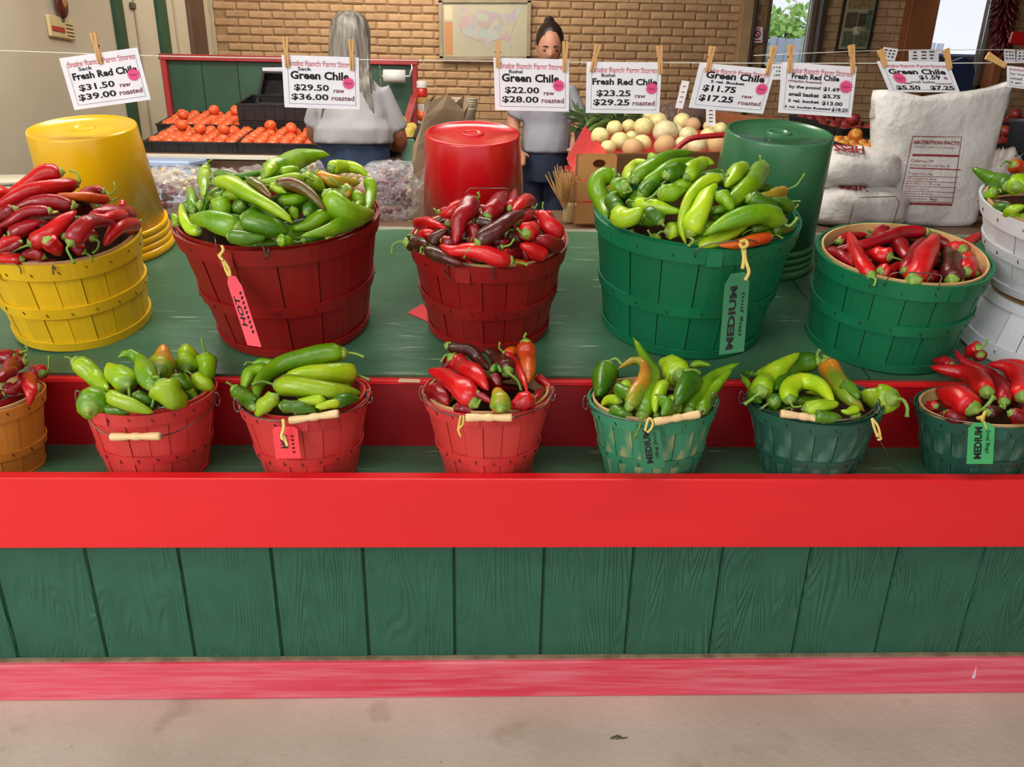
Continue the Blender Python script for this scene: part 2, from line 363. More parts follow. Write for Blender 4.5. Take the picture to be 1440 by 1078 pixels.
b = MB(); b.box(((X0+X1)/2, 1.4378, .26), (X1-X0, .012, .38)); spart(b, 'siding_backing', mat('siding_groove', (30, 52, 38), rough=.9))
b = MB(); b.box(((X0+X1)/2, 1.401, .514), (X1-X0, .03, .168), bev=.0025); spart(b, 'front_board', redpaint)
b = MB(); b.box(((X0+X1)/2, 1.4175, .052), (X1-X0, .024, .104), bev=.003); spart(b, 'base_board', basepaint)
b = MB(); b.box(((X0+X1)/2, 1.4212, .1062), (X1-X0, .012, .0045)); spart(b, 'gap_strip', mat('dusty_gap', (150, 128, 100), (112, 96, 74), rough=.9, nscale=30, stretch=(1, 1, 1)))
YR = 1.65
zt = atY(720, 535, YR).z
b = MB(); b.box(((X0+X1)/2, (1.416+YR)/2, .54), (X1-X0, YR-1.416, .02)); spart(b, 'lower_shelf', shelfpaint)
b = MB(); b.box(((X0+X1)/2, YR+.0105, (.55+zt-.012)/2-.01), (X1-X0, .02, zt-.012-.55+.02)); spart(b, 'riser_board', risershade)
b = MB(); b.box(((X0+X1)/2, YR+.011, zt-.006), (X1-X0, .026, .012), bev=.002); spart(b, 'riser_cap', redpaint, )
def slab(s0, s1, x0, x1, h0=-.02, h1=0):
    b = MB(); b.hexa([slope(x0, s0, h0), slope(x1, s0, h0), slope(x1, s1, h0), slope(x0, s1, h0), slope(x0, s0, h1), slope(x1, s0, h1), slope(x1, s1, h1), slope(x0, s1, h1)]); return b
slab(.036, .955, X0-.3, .93).build('upper_shelf_sheet', shelfpaint, stand); slab(.036, .955, .934, X1+.5).build('upper_shelf_sheet', shelfpaint, stand)
pe = slope(0, .955)
b = MB(); b.box(((X0+X1)/2, pe.y+.03, pe.z-.012), (X1-X0+.8, .06, .025)); spart(b, 'rear_trim', mat('rear_trim_wood', (150, 150, 128), (120, 122, 104), rough=.6))
for x in (X0+.1, -.6, .6, X1-.1):
    b = MB(); b.box((x, pe.y-.05, pe.z/2-.03), (.06, .06, pe.z-.07)); b.build('leg', greenp, stand)
    b = MB(); b.box((x, 1.50, .265), (.06, .06, .53)); b.build('leg', greenp, stand)

b = MB(); b.hexa([Vector(v) for v in [tuple(atZ(x, y, zt+.0006)) for x, y in ((560,537),(591,537.5),(590,534.5),(562,533.5))]]+[Vector(v)+Vector((0, 0, .003)) for v in [tuple(atZ(x, y, zt+.0006)) for x, y in ((560,537),(591,537.5),(590,534.5),(562,533.5))]])
tag(b.build('wood_sliver', mat('sliver_wood', (216, 190, 150)), None), 'small pale wood sliver lying on the red riser edge left of centre', 'wood')
# ================================================================== BASKETS
natwood = mat('natural_basket_wood', (216, 178, 124), (192, 148, 94), rough=.7, nscale=12, stretch=(1, 1, .2), bump=.1)
def bpaint(name, c, c2, wear=None, wlo=.7): return mat(name, c, c2, rough=.5, nscale=5, stretch=(1, 1, .25), bump=.18, bscale=22, wear=wear, wscale=14, wstretch=(1, 1, .25), wlo=wlo, wamt=.8, rnd=.07)
P_yel = bpaint('yellow_basket_stain', (232, 194, 14), (214, 172, 10)); P_red = bpaint('red_basket_stain', (152, 18, 14), (130, 8, 10))
P_grn = bpaint('green_basket_stain', (8, 118, 74), (4, 98, 60)); P_tan = bpaint('amber_basket_stain', (206, 136, 44), (180, 110, 34))
P_pink = bpaint('washed_red_basket_stain', (214, 66, 60), (192, 46, 44)); P_lg = bpaint('light_green_basket_stain', (64, 148, 108), (46, 126, 88), wear=(200, 178, 120), wlo=.69)
P_dg = bpaint('dark_green_basket_stain', (38, 92, 74), (28, 74, 58), wear=(92, 130, 112), wlo=.68); P_wh = bpaint('white_basket_paint', (216, 218, 220), (200, 202, 206))
wire = mat('wire', (120, 112, 104), rough=.35, metal=.9); gripm = mat('turned_wood', (232, 200, 148), (214, 176, 120), rough=.5, nscale=10, stretch=(.3, 1, 1))
twine = mat('yellow_twine', (228, 206, 122), (208, 178, 84), rough=.8, bump=.3, bscale=300)
class Basket: pass
def make_basket(key, name, label, surf, prm, paint, N, mid=(.42,), small=False, tall=1.0, group=None, rim_nat=True, hoopw=.032):
    x, s, rb, rt, h, lean = prm; B = Basket()
    if surf == 'up': O = slope(x, s); ey, ez = EY, EZ
    elif surf == 'low': O = Vector((x, 1.40+s, .55)); ey, ez = Vector((0, 1, 0)), Vector((0, 0, 1))
    else: O, ey, ez = surf
    ex = ey.cross(ez); ax = ex*math.cos(lean)-ez*math.sin(lean); az = ex*math.sin(lean)+ez*math.cos(lean)
    # lift so that a leaning base does not dig into the board
    O = O+ez*abs(math.sin(lean))*rb*.25+ez*.0015
    M = Matrix(((ax.x, ey.x, az.x, O.x), (ax.y, ey.y, az.y, O.y), (ax.z, ey.z, az.z, O.z), (0, 0, 0, 1)))
    e = empty(name, mtx=M); tag(e, label, 'basket', group)
    B.M = M; B.Mi = M.inverted(); B.rb, B.rt, B.h, B.e, B.key = rb, rt, h, e, key; th = .0035 if small else .0045
    hg = .006 if small else .008
    rad = lambda z: rb+(rt-rb)*min(1, max(0, z/h))**.92-hg
    def slat(off, z0, z1):
        m = MB(); half = PI/N*.965; vs = []
        zs = [z0+(z1-z0)*i/5 for i in range(6)]
        for lay in (0, 1):
            for z in zs:
                for k in range(4):
                    a = -half+2*half*k/3; r = rad(z)+off-(th if lay else 0); vs.append((r*math.cos(a), r*math.sin(a), z))
        fs = []
        for lay in (0, 1):
            for i in range(5):
                for k in range(3):
                    q = lay*24+i*4+k; f = (q, q+1, q+5, q+4); fs.append(f if lay == 0 else f[::-1])
        for i in range(5): fs += [(i*4, i*4+4, 24+i*4+4, 24+i*4), (i*4+3, 24+i*4+3, 24+i*4+7, i*4+7)]
        fs += [(20+k, 21+k, 45+k, 44+k) for k in range(3)]+[(k, 24+k, 25+k, 1+k) for k in range(3)]
        m.add(vs, fs); me = m.mesh('slat'); me.materials.append(paint); return me
    A, Bm = slat(0, .003, h-.004), slat(.0018, .003, h-.004)
    for i in range(N):
        o = bpy.data.objects.new('slat', A if i % 2 else Bm); COL.objects.link(o); o.parent = e; o.rotation_euler = (0, 0, 2*PI*(i+.5*((ord(key[0]) % 3)/2))/N)
    # wooden band rings
    def hoop(nm, z0, z1, out, m, inn=None, jig=.0015):
        seg = 64; vs = []
        for lay in range(4):
            z = (z0, z1, z1, z0)[lay]
            for k in range(seg):
                q = 2*PI*k/seg; r = (rad(z)+out if lay < 2 else rad(z)+(inn if inn is not None else out-.004))
                zz = z+jig*math.sin(2*q+z0*90)+jig*.6*math.sin(3*q+1)
                vs.append((r*math.cos(q), r*math.sin(q), zz))
        fs = [(l*seg+k, l*seg+(k+1) % seg, ((l+1) % 4)*seg+(k+1) % seg, ((l+1) % 4)*seg+k) for l in range(4) for k in range(seg)]
        mm = MB().add(vs, fs); o = mm.build(nm, m, e, smooth=False); return o
    hoop('rim_hoop', h-hoopw*1.25, h, hg, paint, inn=.002, jig=.0025)
    hoop('inner_rim', h-hoopw*1.1, h+.003, -.0048, natwood if rim_nat else paint, inn=-.010, jig=.002)
    for f in mid: hoop('middle_hoop', h*f-hoopw*.42, h*f+hoopw*.42, hg-.001, paint, inn=.002)
    if not small: hoop('bottom_hoop', .002, hoopw*.75, hg-.001, paint, inn=.002)
    else: hoop('bottom_hoop', .0, .008, .003, paint, inn=0)
    b = MB(); b.lathe([(.001, .004), (rb-hg-th, .004), (rb-hg-th, .012), (.001, .012)], 32); b.build('basket_base', natwood, e)
    b = MB(); seg = 48; ins = [(rad(z)-th-.0015, z) for z in np.linspace(.012, h-.006, 5)]
    vs = [(r*math.cos(2*PI*k/seg), r*math.sin(2*PI*k/seg), z) for r, z in ins for k in range(seg)]
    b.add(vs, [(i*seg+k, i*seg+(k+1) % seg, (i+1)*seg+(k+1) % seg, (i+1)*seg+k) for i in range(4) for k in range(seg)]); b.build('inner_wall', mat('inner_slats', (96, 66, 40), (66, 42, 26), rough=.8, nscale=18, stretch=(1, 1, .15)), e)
    # overlap end of the rim hoop and the staples that hold the bands
    a = -PI/2+R.uniform(-.5, .2); m = MB(); rr = rad(h-.02)+hg+.0015
    m.box((rr*math.cos(a), rr*math.sin(a), h-hoopw*.62), (.003, .035, hoopw*1.15), Matrix.Rotation(a, 3, 'Z')); m.build('hoop_lap', paint, e)
    st = MB()
    for z in [h-hoopw*.6]+[h*f for f in mid]:
        for k in range(N):
            q = 2*PI*(k+.3)/N; r = rad(z)+hg+.0006
            st.box((r*math.cos(q), r*math.sin(q), z+R.uniform(-.004, .004)), (.0016, .0016, .008), Matrix.Rotation(q, 3, 'Z') @ Matrix.Rotation(.5, 3, 'X'))
    o = st.build('staples', mat('dark_staple', (70, 40, 34), metal=.6, rough=.5), e); o['kind'] = 'stuff'
    B.rad = rad; B.hg = hg; return B
def hit_basket(B, px, py, off):
    d = B.Mi.to_3x3() @ Vector(ray(px, py)); o = B.Mi @ Vector(CO); best = None
    for i in range(900):
        t = .9+i*.002; p = o+d*t; r = math.hypot(p.x, p.y)-(B.rad(p.z)+B.hg+off)
        if p.z <= B.h+.03 and r <= 0: return B.M @ p
        if best is None or r < best[0]: best = (r, p)
    return B.M @ best[1]
BK = {}
def basket(*a, **k): BK[a[0]] = make_basket(*a, **k)
basket('A', 'bushel_basket', 'yellow wooden basket heaped with red chiles, left end of upper shelf', 'up', (-1.051, .285, .161, .183, .235, .02), P_yel, 20, mid=(.46,))
basket('B', 'bushel_basket', 'large deep red wooden basket of green chiles with pink tag', 'up', (-.507, .295, .193, .246, .301, -.01), P_red, 16, mid=(.44,), rim_nat=False)
basket('C', 'bushel_basket', 'medium red wooden basket of red chiles before the red bucket', 'up', (.005, .299, .161, .200, .245, -.01), P_red, 20, mid=(.46,))
basket('D', 'bushel_basket', 'large bright green wooden basket heaped with green chiles', 'up', (.528, .325, .214, .255, .309, -.02), P_grn, 18, mid=(.44,), rim_nat=False)
basket('E', 'bushel_basket', 'medium green wooden basket with pale rim holding red chiles', 'up', (1.036, .230, .184, .202, .244, -.04), P_grn, 18, mid=(.5,))
basket('F', 'peck_basket', 'amber wooden basket of red chiles at left end of lower shelf', 'low', (-1.096, .127, .096, .117, .174, .04), P_tan, 16, mid=(.36,), small=True, hoopw=.022)
basket('G', 'peck_basket', 'small washed red basket whose turned wood handle hangs down in front', 'low', (-.737, .131, .106, .138, .184, .02), P_pink, 20, mid=(.38,), small=True, hoopw=.022, rim_nat=False)
basket('H', 'peck_basket', 'small washed red basket of green chiles with red paper tag', 'low', (-.395, .124, .103, .142, .180, -.01), P_pink, 20, mid=(.38,), small=True, hoopw=.022, rim_nat=False)
basket('I', 'peck_basket', 'small washed red basket of red chiles, middle of lower shelf', 'low', (.005, .123, .100, .145, .194, -.01), P_pink, 20, mid=(.38,), small=True, hoopw=.022)
basket('J', 'peck_basket', 'small light green basket showing bare wood slat edges and green tag', 'low', (.378, .124, .105, .144, .178, -.05), P_lg, 18, mid=(.38,), small=True, hoopw=.022)
basket('K', 'peck_basket', 'small dark green basket of green chiles with looped twine at right', 'low', (.743, .118, .101, .145, .176, -.07), P_dg, 18, mid=(.38,), small=True, hoopw=.022, rim_nat=False)
basket('L', 'peck_basket', 'small dark green basket of red chiles at right end of lower shelf', 'low', (1.130, .120, .097, .131, .163, -.10), P_dg, 18, mid=(.4,), small=True, hoopw=.022)
# white basket on an upturned white basket at the right edge
MX, MS = 1.43, .21
Ou = slope(MX, MS)
upm = (slope(MX, MS, .155), Vector((0, -math.cos(TAU), -math.sin(TAU))), -EZ)
basket('N', 'bushel_basket', 'upturned white wooden basket under the white chile basket, right edge', upm, (0, 0, .150, .172, .150, 0), P_wh, 20, mid=(), rim_nat=False)
basket('M', 'bushel_basket', 'white wooden basket of green chiles at right edge of upper shelf', (slope(MX, MS, .162), EY, EZ), (0, 0, .150, .235, .205, 0), P_wh, 20, mid=(.5,))

# ------------------------------------------------------------------ upturned plastic buckets
def bucket(name, label, x, s, rb, rt, h, c, c2):
    O = slope(x, s); M = Matrix(((1, 0, 0, O.x), (0, EY.y, EZ.y, O.y), (0, EY.z, EZ.z, O.z), (0, 0, 0, 1)))
    e = empty(name, mtx=M); tag(e, label, 'bucket'); m = mat(name+label[:12].replace(' ', '_'), c, c2, rough=.3, nscale=1.5, coat=.3)
    rr = lambda z: rb+(rt-rb)*z/h
    b = MB(); b.lathe([(rr(.09)-.004, .09), (rr(.09), .09), (rr(h-.006), h-.006), (rt-.0015, h-.001), (rt-.005, h), (rt-.009, h-.001), (rt-.011, h-.005), (rt*.45, h-.005), (rt*.2, h-.003), (rt*.18, h-.0045), (.004, h-.0045)], 64)
    b.build('body', m, e, smooth=True)
    for i, z in enumerate((.088, .066, .044)):
        b = MB(); b.lathe([(rr(z)-.003, z-.02), (rr(z)+.006, z-.02), (rr(z)+.008, z-.002), (rr(z)+.004, z), (rr(z)-.003, z)], 64); b.build('reinforcing_rib', m, e, smooth=True)
    b = MB(); b.lathe([(rb-.004, .0), (rb+.006, .0), (rb+.010, .006), (rb+.009, .022), (rb+.003, .026), (rb-.004, .026)], 64); b.build('lip', m, e, smooth=True)
    b = MB(); b.lathe([(rt*.16, h-.005), (rt*.17, h-.0005), (rt*.235, h-.0005), (rt*.245, h-.005)], 40); b.build('moulded_ring', m, e, smooth=True)
    b = MB(); b.tube([( -rr(.05)-.01, 0, .05), (-rr(.05)*.9, -rb*.75, .03), (0, -rb-.016, .018), (rr(.05)*.9, -rb*.75, .03), (rr(.05)+.01, 0, .05)], .002, 6) if False else None
    return e
bucket('bucket', 'upturned yellow plastic bucket behind the yellow basket', -1.175, .775, .166, .145, .372, (238, 184, 6), (228, 170, 4))
bucket('bucket', 'upturned red plastic bucket behind the middle basket', -.043, .668, .158, .133, .404, (204, 12, 24), (190, 8, 20))
bucket('bucket', 'upturned green plastic bucket behind the large green basket', .858, .755, .176, .153, .400, (58, 118, 78), (50, 108, 70))

# ================================================================== CHILES
CM = {}
def cmat(k, a, b, lo=.4, hi=.62, ns=12): CM[k] = mat('chile_skin_'+k, a, b, rough=.3, nscale=ns, lo=lo, hi=hi, bump=.3, bscale=34, rnd=.14, spec=.55)
cmat('g', (92, 142, 8), (124, 166, 14)); cmat('G', (50, 98, 8), (78, 122, 14)); cmat('y', (126, 168, 16), (158, 188, 28)); cmat('B', (104, 52, 18), (92, 96, 24)); cmat('Y', (150, 188, 16), (180, 204, 34))
cmat('r', (204, 22, 24), (176, 12, 18)); cmat('d', (158, 14, 28), (122, 8, 18)); cmat('b', (84, 20, 20), (62, 34, 18)); cmat('o', (206, 92, 22), (178, 52, 14)); cmat('m', (120, 148, 28), (196, 122, 30), ns=14)
stemm = mat('chile_stem', (92, 138, 40), (140, 164, 70), rough=.45, nscale=30, rnd=.12)
CNAME = dict(g='green', G='dark green', y='pale green', Y='yellow-green', r='bright red', d='deep red', b='brown-red', o='orange', m='green and orange', B='brown')
def prof(t, blunt):
    pts = [(0, .46), (.02, .70), (.075, .92), (.18, 1.0), (.45, .93), (.65, .74+.12*blunt), (.82, .5+.2*blunt), (.93, .28+.22*blunt), (.985, .1+.1*blunt), (1, .015)]
    for (a, ra), (b, rb) in zip(pts, pts[1:]):
        if t <= b: u = (t-a)/(b-a); return ra+(rb-ra)*u
    return .02
CHILES = []
def chile(P, r, ck, stem=None, basket=None, blunt=None, n=15, seg=10, stalk=True):
    """P: centre line from stem end to tip (world), r: greatest radius"""
    blunt = R.uniform(0, .5) if blunt is None else blunt
    ph, ph2, ph3 = R.uniform(0, 6), R.uniform(0, 6), R.uniform(2.5, 5)
    C = catmull(P, n); L = sum((C[i+1]-C[i]).length for i in range(n-1))
    rad = [r*prof(i/(n-1), blunt) for i in range(n)]
    lump = lambda t, q: 1+.075*math.sin(3*q+ph)*(1-.5*t)+.075*math.sin(t*ph3*2.6+ph2+1.5*math.sin(q+ph))+.045*math.sin(11*t+2*q+ph)+.03*math.sin(5*q-9*t)
    o = MB().tube(C, rad, seg, lump=lump, phase=ph).build('green_chile' if ck in 'gGyYmB' else 'red_chile', CM[ck], None, True, at=C[0])
    d = (C[0]-C[1]).normalized(); k = MB()
    cap = [C[0]-d*(.30*r), C[0]+d*(.02*r), C[0]+d*(.14*r), C[0]+d*(.28*r), C[0]+d*(.42*r)]
    k.tube(cap, [.62*r, .60*r, .44*r, .22*r, .14*r], 9, lump=lambda t, q: 1+.1*math.sin(5*q)*(1-t))
    sr = max(.0022, .125*r)
    if stem and len(stem) > 1: SP = catmull([cap[3]]+stem[1:], 8)
    elif stalk:
        s1 = d.cross(Vector((R.uniform(-1, 1), R.uniform(-1, 1), R.uniform(-.2, 1)))).normalized(); ln = R.uniform(.7, 1.5)*r*1.5
        SP = catmull([cap[3], cap[3]+d*ln*.5, cap[3]+d*ln*.8+s1*ln*.45], 6)
    else: SP = None
    if SP: k.tube(SP, [sr*1.25]+[sr]*(len(SP)-2)+[sr*1.4], 6)
    c = k.build('stem', stemm, None, True, at=C[0]); c.parent = o; c.location = (0, 0, 0)
    CHILES.append(dict(o=o, ck=ck, L=L, r=r, C=C, b=basket)); return o
def mound(B, hm, dz=0, rs=.9):
    return dict(B=B, c=Vector((0, 0, B.h+dz)), r=Vector((B.rt*rs, B.rt*rs, hm)))
def on_mound(m, px, py):
    B = m['B']; o = B.Mi @ Vector(CO); d = B.Mi.to_3x3() @ Vector(ray(px, py)); rr = m['r']
    S = lambda v: Vector((v.x/rr.x, v.y/rr.y, v.z/rr.z)); oo = S(o-m['c']); dd = S(d)
    a = dd.dot(dd); b = oo.dot(dd); c = oo.dot(oo)-1; D = b*b-a*c
    return (-b-math.sqrt(D))/a if D > 0 else -b/a
def keep_in(B, P, r):
    Q = []
    for v in P:
        v = B.Mi @ Vector(v)
        if v.z < B.h-.004:
            lim = max(.02, B.rad(max(.02, v.z))-.010-r*.85); q = math.hypot(v.x, v.y); v.z = max(v.z, r+.02)
            if q > lim: v.x *= lim/q; v.y *= lim/q
        Q.append(B.M @ v)
    return Q
def fill(m, n, cks, L, r):
    B = m['B']
    for i in range(n):
        a = R.uniform(0, 2*PI) if i % 3 else -PI/2+R.uniform(-1.4, 1.4); q = math.sqrt(R.uniform(0, 1))*.96 if i % 3 else R.uniform(.8, 1); z = math.sqrt(max(0, 1-q*q))
        p = Vector((m['r'].x*q*math.cos(a), m['r'].y*q*math.sin(a), m['r'].z*z*.9-.022))+m['c']
        p.z -= R.uniform(0, .02); t = R.uniform(0, 2*PI); tv = Vector((math.cos(t), math.sin(t), 0))
        nv = Vector((p.x/m['r'].x**2, p.y/m['r'].y**2, max(.2, z)/m['r'].z**1.2)).normalized(); tv = (tv-nv*tv.dot(nv)).normalized()
        LL = L*R.uniform(.75, 1.05)*.5; s = nv.cross(tv)*R.uniform(-.25, .25)*LL
        P = [p-tv*LL, p+s-nv*.006, p+tv*LL-nv*.012]; mx = B.rt*.86
        for v in P:
            rr = math.hypot(v.x, v.y)
            if rr > mx: v.x *= mx/rr; v.y *= mx/rr
        if i % 3 == 0: P = [P[1]-Vector((-math.sin(a), math.cos(a), 0))*LL*.9, P[1], P[1]+Vector((-math.sin(a), math.cos(a), 0))*LL*.9]
        o = chile(keep_in(B, [B.M @ v for v in P], r), r*R.uniform(.8, 1.1), R.choice(cks), None, B.key, n=11, seg=8, stalk=i % 2 == 0); CHILES[-1]['fill'] = True
def traced(m, rows):
    B = m['B']; placed = []
    rows = sorted(rows, key=lambda q: sum(p[1] for p in q[2])/len(q[2])+(q[4] if len(q) > 4 else 0))
    for row in rows:
        ck, w, pts = row[:3]; st = row[3] if len(row) > 3 else None
        pts = list(pts); Ds = [on_mound(m, x, y) for x, y in pts]; r = w/2*1.2*(sum(Ds)/len(Ds))/FPX
        Ds = [D-r*.2 for D in Ds]
        # facing or foreshortened chiles keep a believable length by running back into the heap
        P = [atD(x, y, D) for (x, y), D in zip(pts, Ds)]; L = sum((P[i+1]-P[i]).length for i in range(len(P)-1))
        if L < r*3.6:
            need = r*3.8-L; k = len(Ds); Ds = [D+need*.9*(i/(k-1)) for i, D in enumerate(Ds)]
        sh = 0
        for it in range(9):
            P = [atD(x, y, D-sh) for (x, y), D in zip(pts, Ds)]; C = catmull(P, 7)
            bad = any((a-b).length < .78*(r+rb)*.92 for a in C[1:6] for b, rb in placed)
            if not bad or sh > .04: break
            sh += .005
        placed += [(a, r) for a in catmull(P, 9)[1:8]]
        S = None
        if st: D0 = depth(P[0]); S = [atD(x, y, D0-.004*i) for i, (x, y) in enumerate(st)]
        if len(row) > 5: P = [hit_basket(B, x, y, r*1.3) for x, y in pts]
        else: P = keep_in(B, P, r)
        chile(P, r, ck, S, B.key, stalk=bool(st) or R.random() < .35)
T = {}
T['A'] = [('r', 20, [(86,242),(62,245),(38,260),(10,272)]), ('r', 20, [(107,258),(70,263),(35,272),(0,287),(-28,300)], [(107,258),(113,255),(108,243),(98,240)]), ('d', 14, [(147,269),(130,268),(108,277)], [(147,269),(155,274),(163,265),(160,256)]),
 ('o', 13, [(152,281),(125,277),(97,275),(78,273)]), ('d', 18, [(104,290),(75,284),(45,285),(15,297)]), ('d', 13, [(71,296),(42,297),(18,309),(-6,321)]), ('d', 18, [(15,330),(35,320),(58,312)], [(15,330),(8,333),(6,330)]),
 ('r', 21, [(43,343),(67,331),(88,311),(108,296)], [(43,343),(30,348),(20,352)], 6), ('r', 20, [(65,337),(77,348),(84,358)], None, 8), ('d', 21, [(99,342),(111,325),(128,313),(162,312)], [(99,342),(94,350),(100,362),(104,370)]),
 ('d', 17, [(132,335),(124,327),(116,320)], [(132,335),(139,340),(137,350),(130,356)]), ('r', 20, [(190,316),(170,318),(154,334),(146,346)]), ('d', 20, [(187,302),(167,300),(146,298),(124,302)]), ('r', 9, [(170,292),(172,286),(173,281)]),
 ('d', 17, [(22,294),(8,300),(-12,312)]), ('r', 16, [(2,348),(14,339),(30,334)]), ('r', 14, [(32,364),(10,365),(-12,362)]), ('d', 14, [(62,361),(46,356),(30,359)]), ('d', 8, [(30,339),(14,349),(-4,354)]),
 ('r', 22, [(-22,276),(-4,271),(14,268)]), ('d', 16, [(-40,330),(-22,322),(-4,322)]), ('r', 18, [(-60,300),(-44,288),(-24,290)]), ('d', 16, [(118,354),(106,345),(112,330)]), ('r', 14, [(176,300),(150,306),(128,300)])]
T['B'] = [('y', 16, [(291,232),(288,246),(287,258),(286,279)], [(291,232),(294,227),(298,224)]), ('y', 19, [(303,256),(322,257),(345,270),(372,285),(400,303),(412,314)], [(303,256),(297,259),(293,253),(297,249)]), ('g', 24, [(311,280),(313,296),(316,310)], [(311,280),(311,272),(314,267)]),
 ('g', 27, [(337,321),(316,315),(292,309),(267,307)], None, 6), ('Y', 14, [(281,325),(268,322),(259,306),(255,286)], None, 4), ('y', 12, [(251,318),(247,308),(243,300)]), ('g', 13, [(272,297),(270,280),(268,262)]), ('G', 30, [(343,307),(362,314),(385,321),(407,326)], [(343,307),(332,303),(326,303)]),
 ('g', 20, [(474,303),(455,304),(436,315),(411,323)]), ('G', 20, [(340,287),(336,297)]), ('B', 14, [(351,253),(366,264),(383,279)]), ('G', 14, [(304,244),(327,250),(355,245),(375,240)]), ('y', 16, [(385,229),(380,240),(374,248)]),
 ('g', 27, [(374,248),(397,235),(420,224),(447,217),(464,218)]), ('y', 14, [(426,250),(408,251),(382,256),(354,259)]), ('B', 16, [(386,260),(408,259),(430,268),(445,281),(459,297)]), ('y', 22, [(425,250),(440,256),(457,266)]), ('m', 15, [(445,243),(466,254),(486,256),(507,257)]),
 ('Y', 17, [(465,237),(486,234),(505,238),(517,248)]), ('g', 15, [(517,250),(522,268),(519,285),(513,299)]), ('g', 15, [(394,282),(415,281),(440,276)]), ('g', 27, [(460,272),(470,284),(486,297),(508,302),(524,300)]), ('B', 11, [(477,274),(488,289),(506,298)]),
 ('g', 19, [(510,306),(484,314),(456,325),(423,332)], None, 6), ('g', 14, [(392,338),(412,338)]), ('G', 19, [(322,331),(345,335),(374,334)]), ('y', 11, [(380,262),(391,266),(403,271)]), ('g', 12, [(411,292),(417,309)]), ('m', 22, [(481,267),(493,283)]), ('G', 20, [(280,288),(294,292)]),
 ('G', 16, [(430,300),(440,290),(452,286)]), ('g', 14, [(352,296),(372,300),(392,306)]), ('g', 15, [(500,270),(506,285),(498,296)]), ('g', 15, [(335,262),(352,275),(368,290)]), ('y', 13, [(395,242),(408,240),(420,236)])]
T['C'] = [('r', 16, [(585,314),(598,313),(613,316),(629,321)], [(585,314),(579,312),(574,311)]), ('b', 20, [(570,341),(584,342),(600,344)], [(568,341),(560,340),(552,346),(551,358)]), ('r', 15, [(593,330),(603,329),(612,330)], [(593,330),(584,331),(573,330)]),
 ('r', 18, [(652,286),(636,297),(618,303)]), ('d', 24, [(667,283),(655,297),(646,310),(640,343)], [(667,283),(674,276),(672,270)]), ('r', 21, [(719,367),(700,363),(680,356),(655,352),(634,352),(618,344)], None, 8), ('b', 16, [(600,352),(613,357),(636,367),(652,372)], [(600,352),(593,347),(591,356)], 8),
 ('b', 16, [(607,345),(615,333),(631,323)]), ('b', 20, [(671,342),(694,326),(714,311),(739,296)], None, 6), ('d', 22, [(684,306),(697,290),(711,270)]), ('d', 14, [(717,294),(722,282),(724,266)]), ('r', 17, [(745,281),(735,285),(722,298)]), ('d', 14, [(727,313),(738,305),(752,297)]),
 ('r', 22, [(739,329),(746,323),(756,319)], [(739,329),(733,327),(727,321)]), ('r', 22, [(785,335),(776,321),(765,306),(756,296)]), ('d', 14, [(766,302),(760,312),(757,325)], [(766,302),(763,292),(764,284)]), ('r', 20, [(765,358),(750,352),(731,343)]), ('d', 20, [(786,346),(768,339),(752,334)]),
 ('r', 9, [(703,359),(717,349)]), ('b', 12, [(706,347),(690,352)], [(706,347),(717,344),(723,336)]), ('o', 9, [(723,370),(742,369)]), ('b', 16, [(668,311),(690,316),(702,322)]), ('d', 16, [(660,318),(668,330),(660,344)]), ('d', 16, [(622,338),(636,342),(648,336)]), ('b', 15, [(712,330),(726,336),(740,344)]), ('d', 14, [(690,336),(704,342),(716,338)]), ('d', 13, [(640,286),(655,290),(676,300)])]
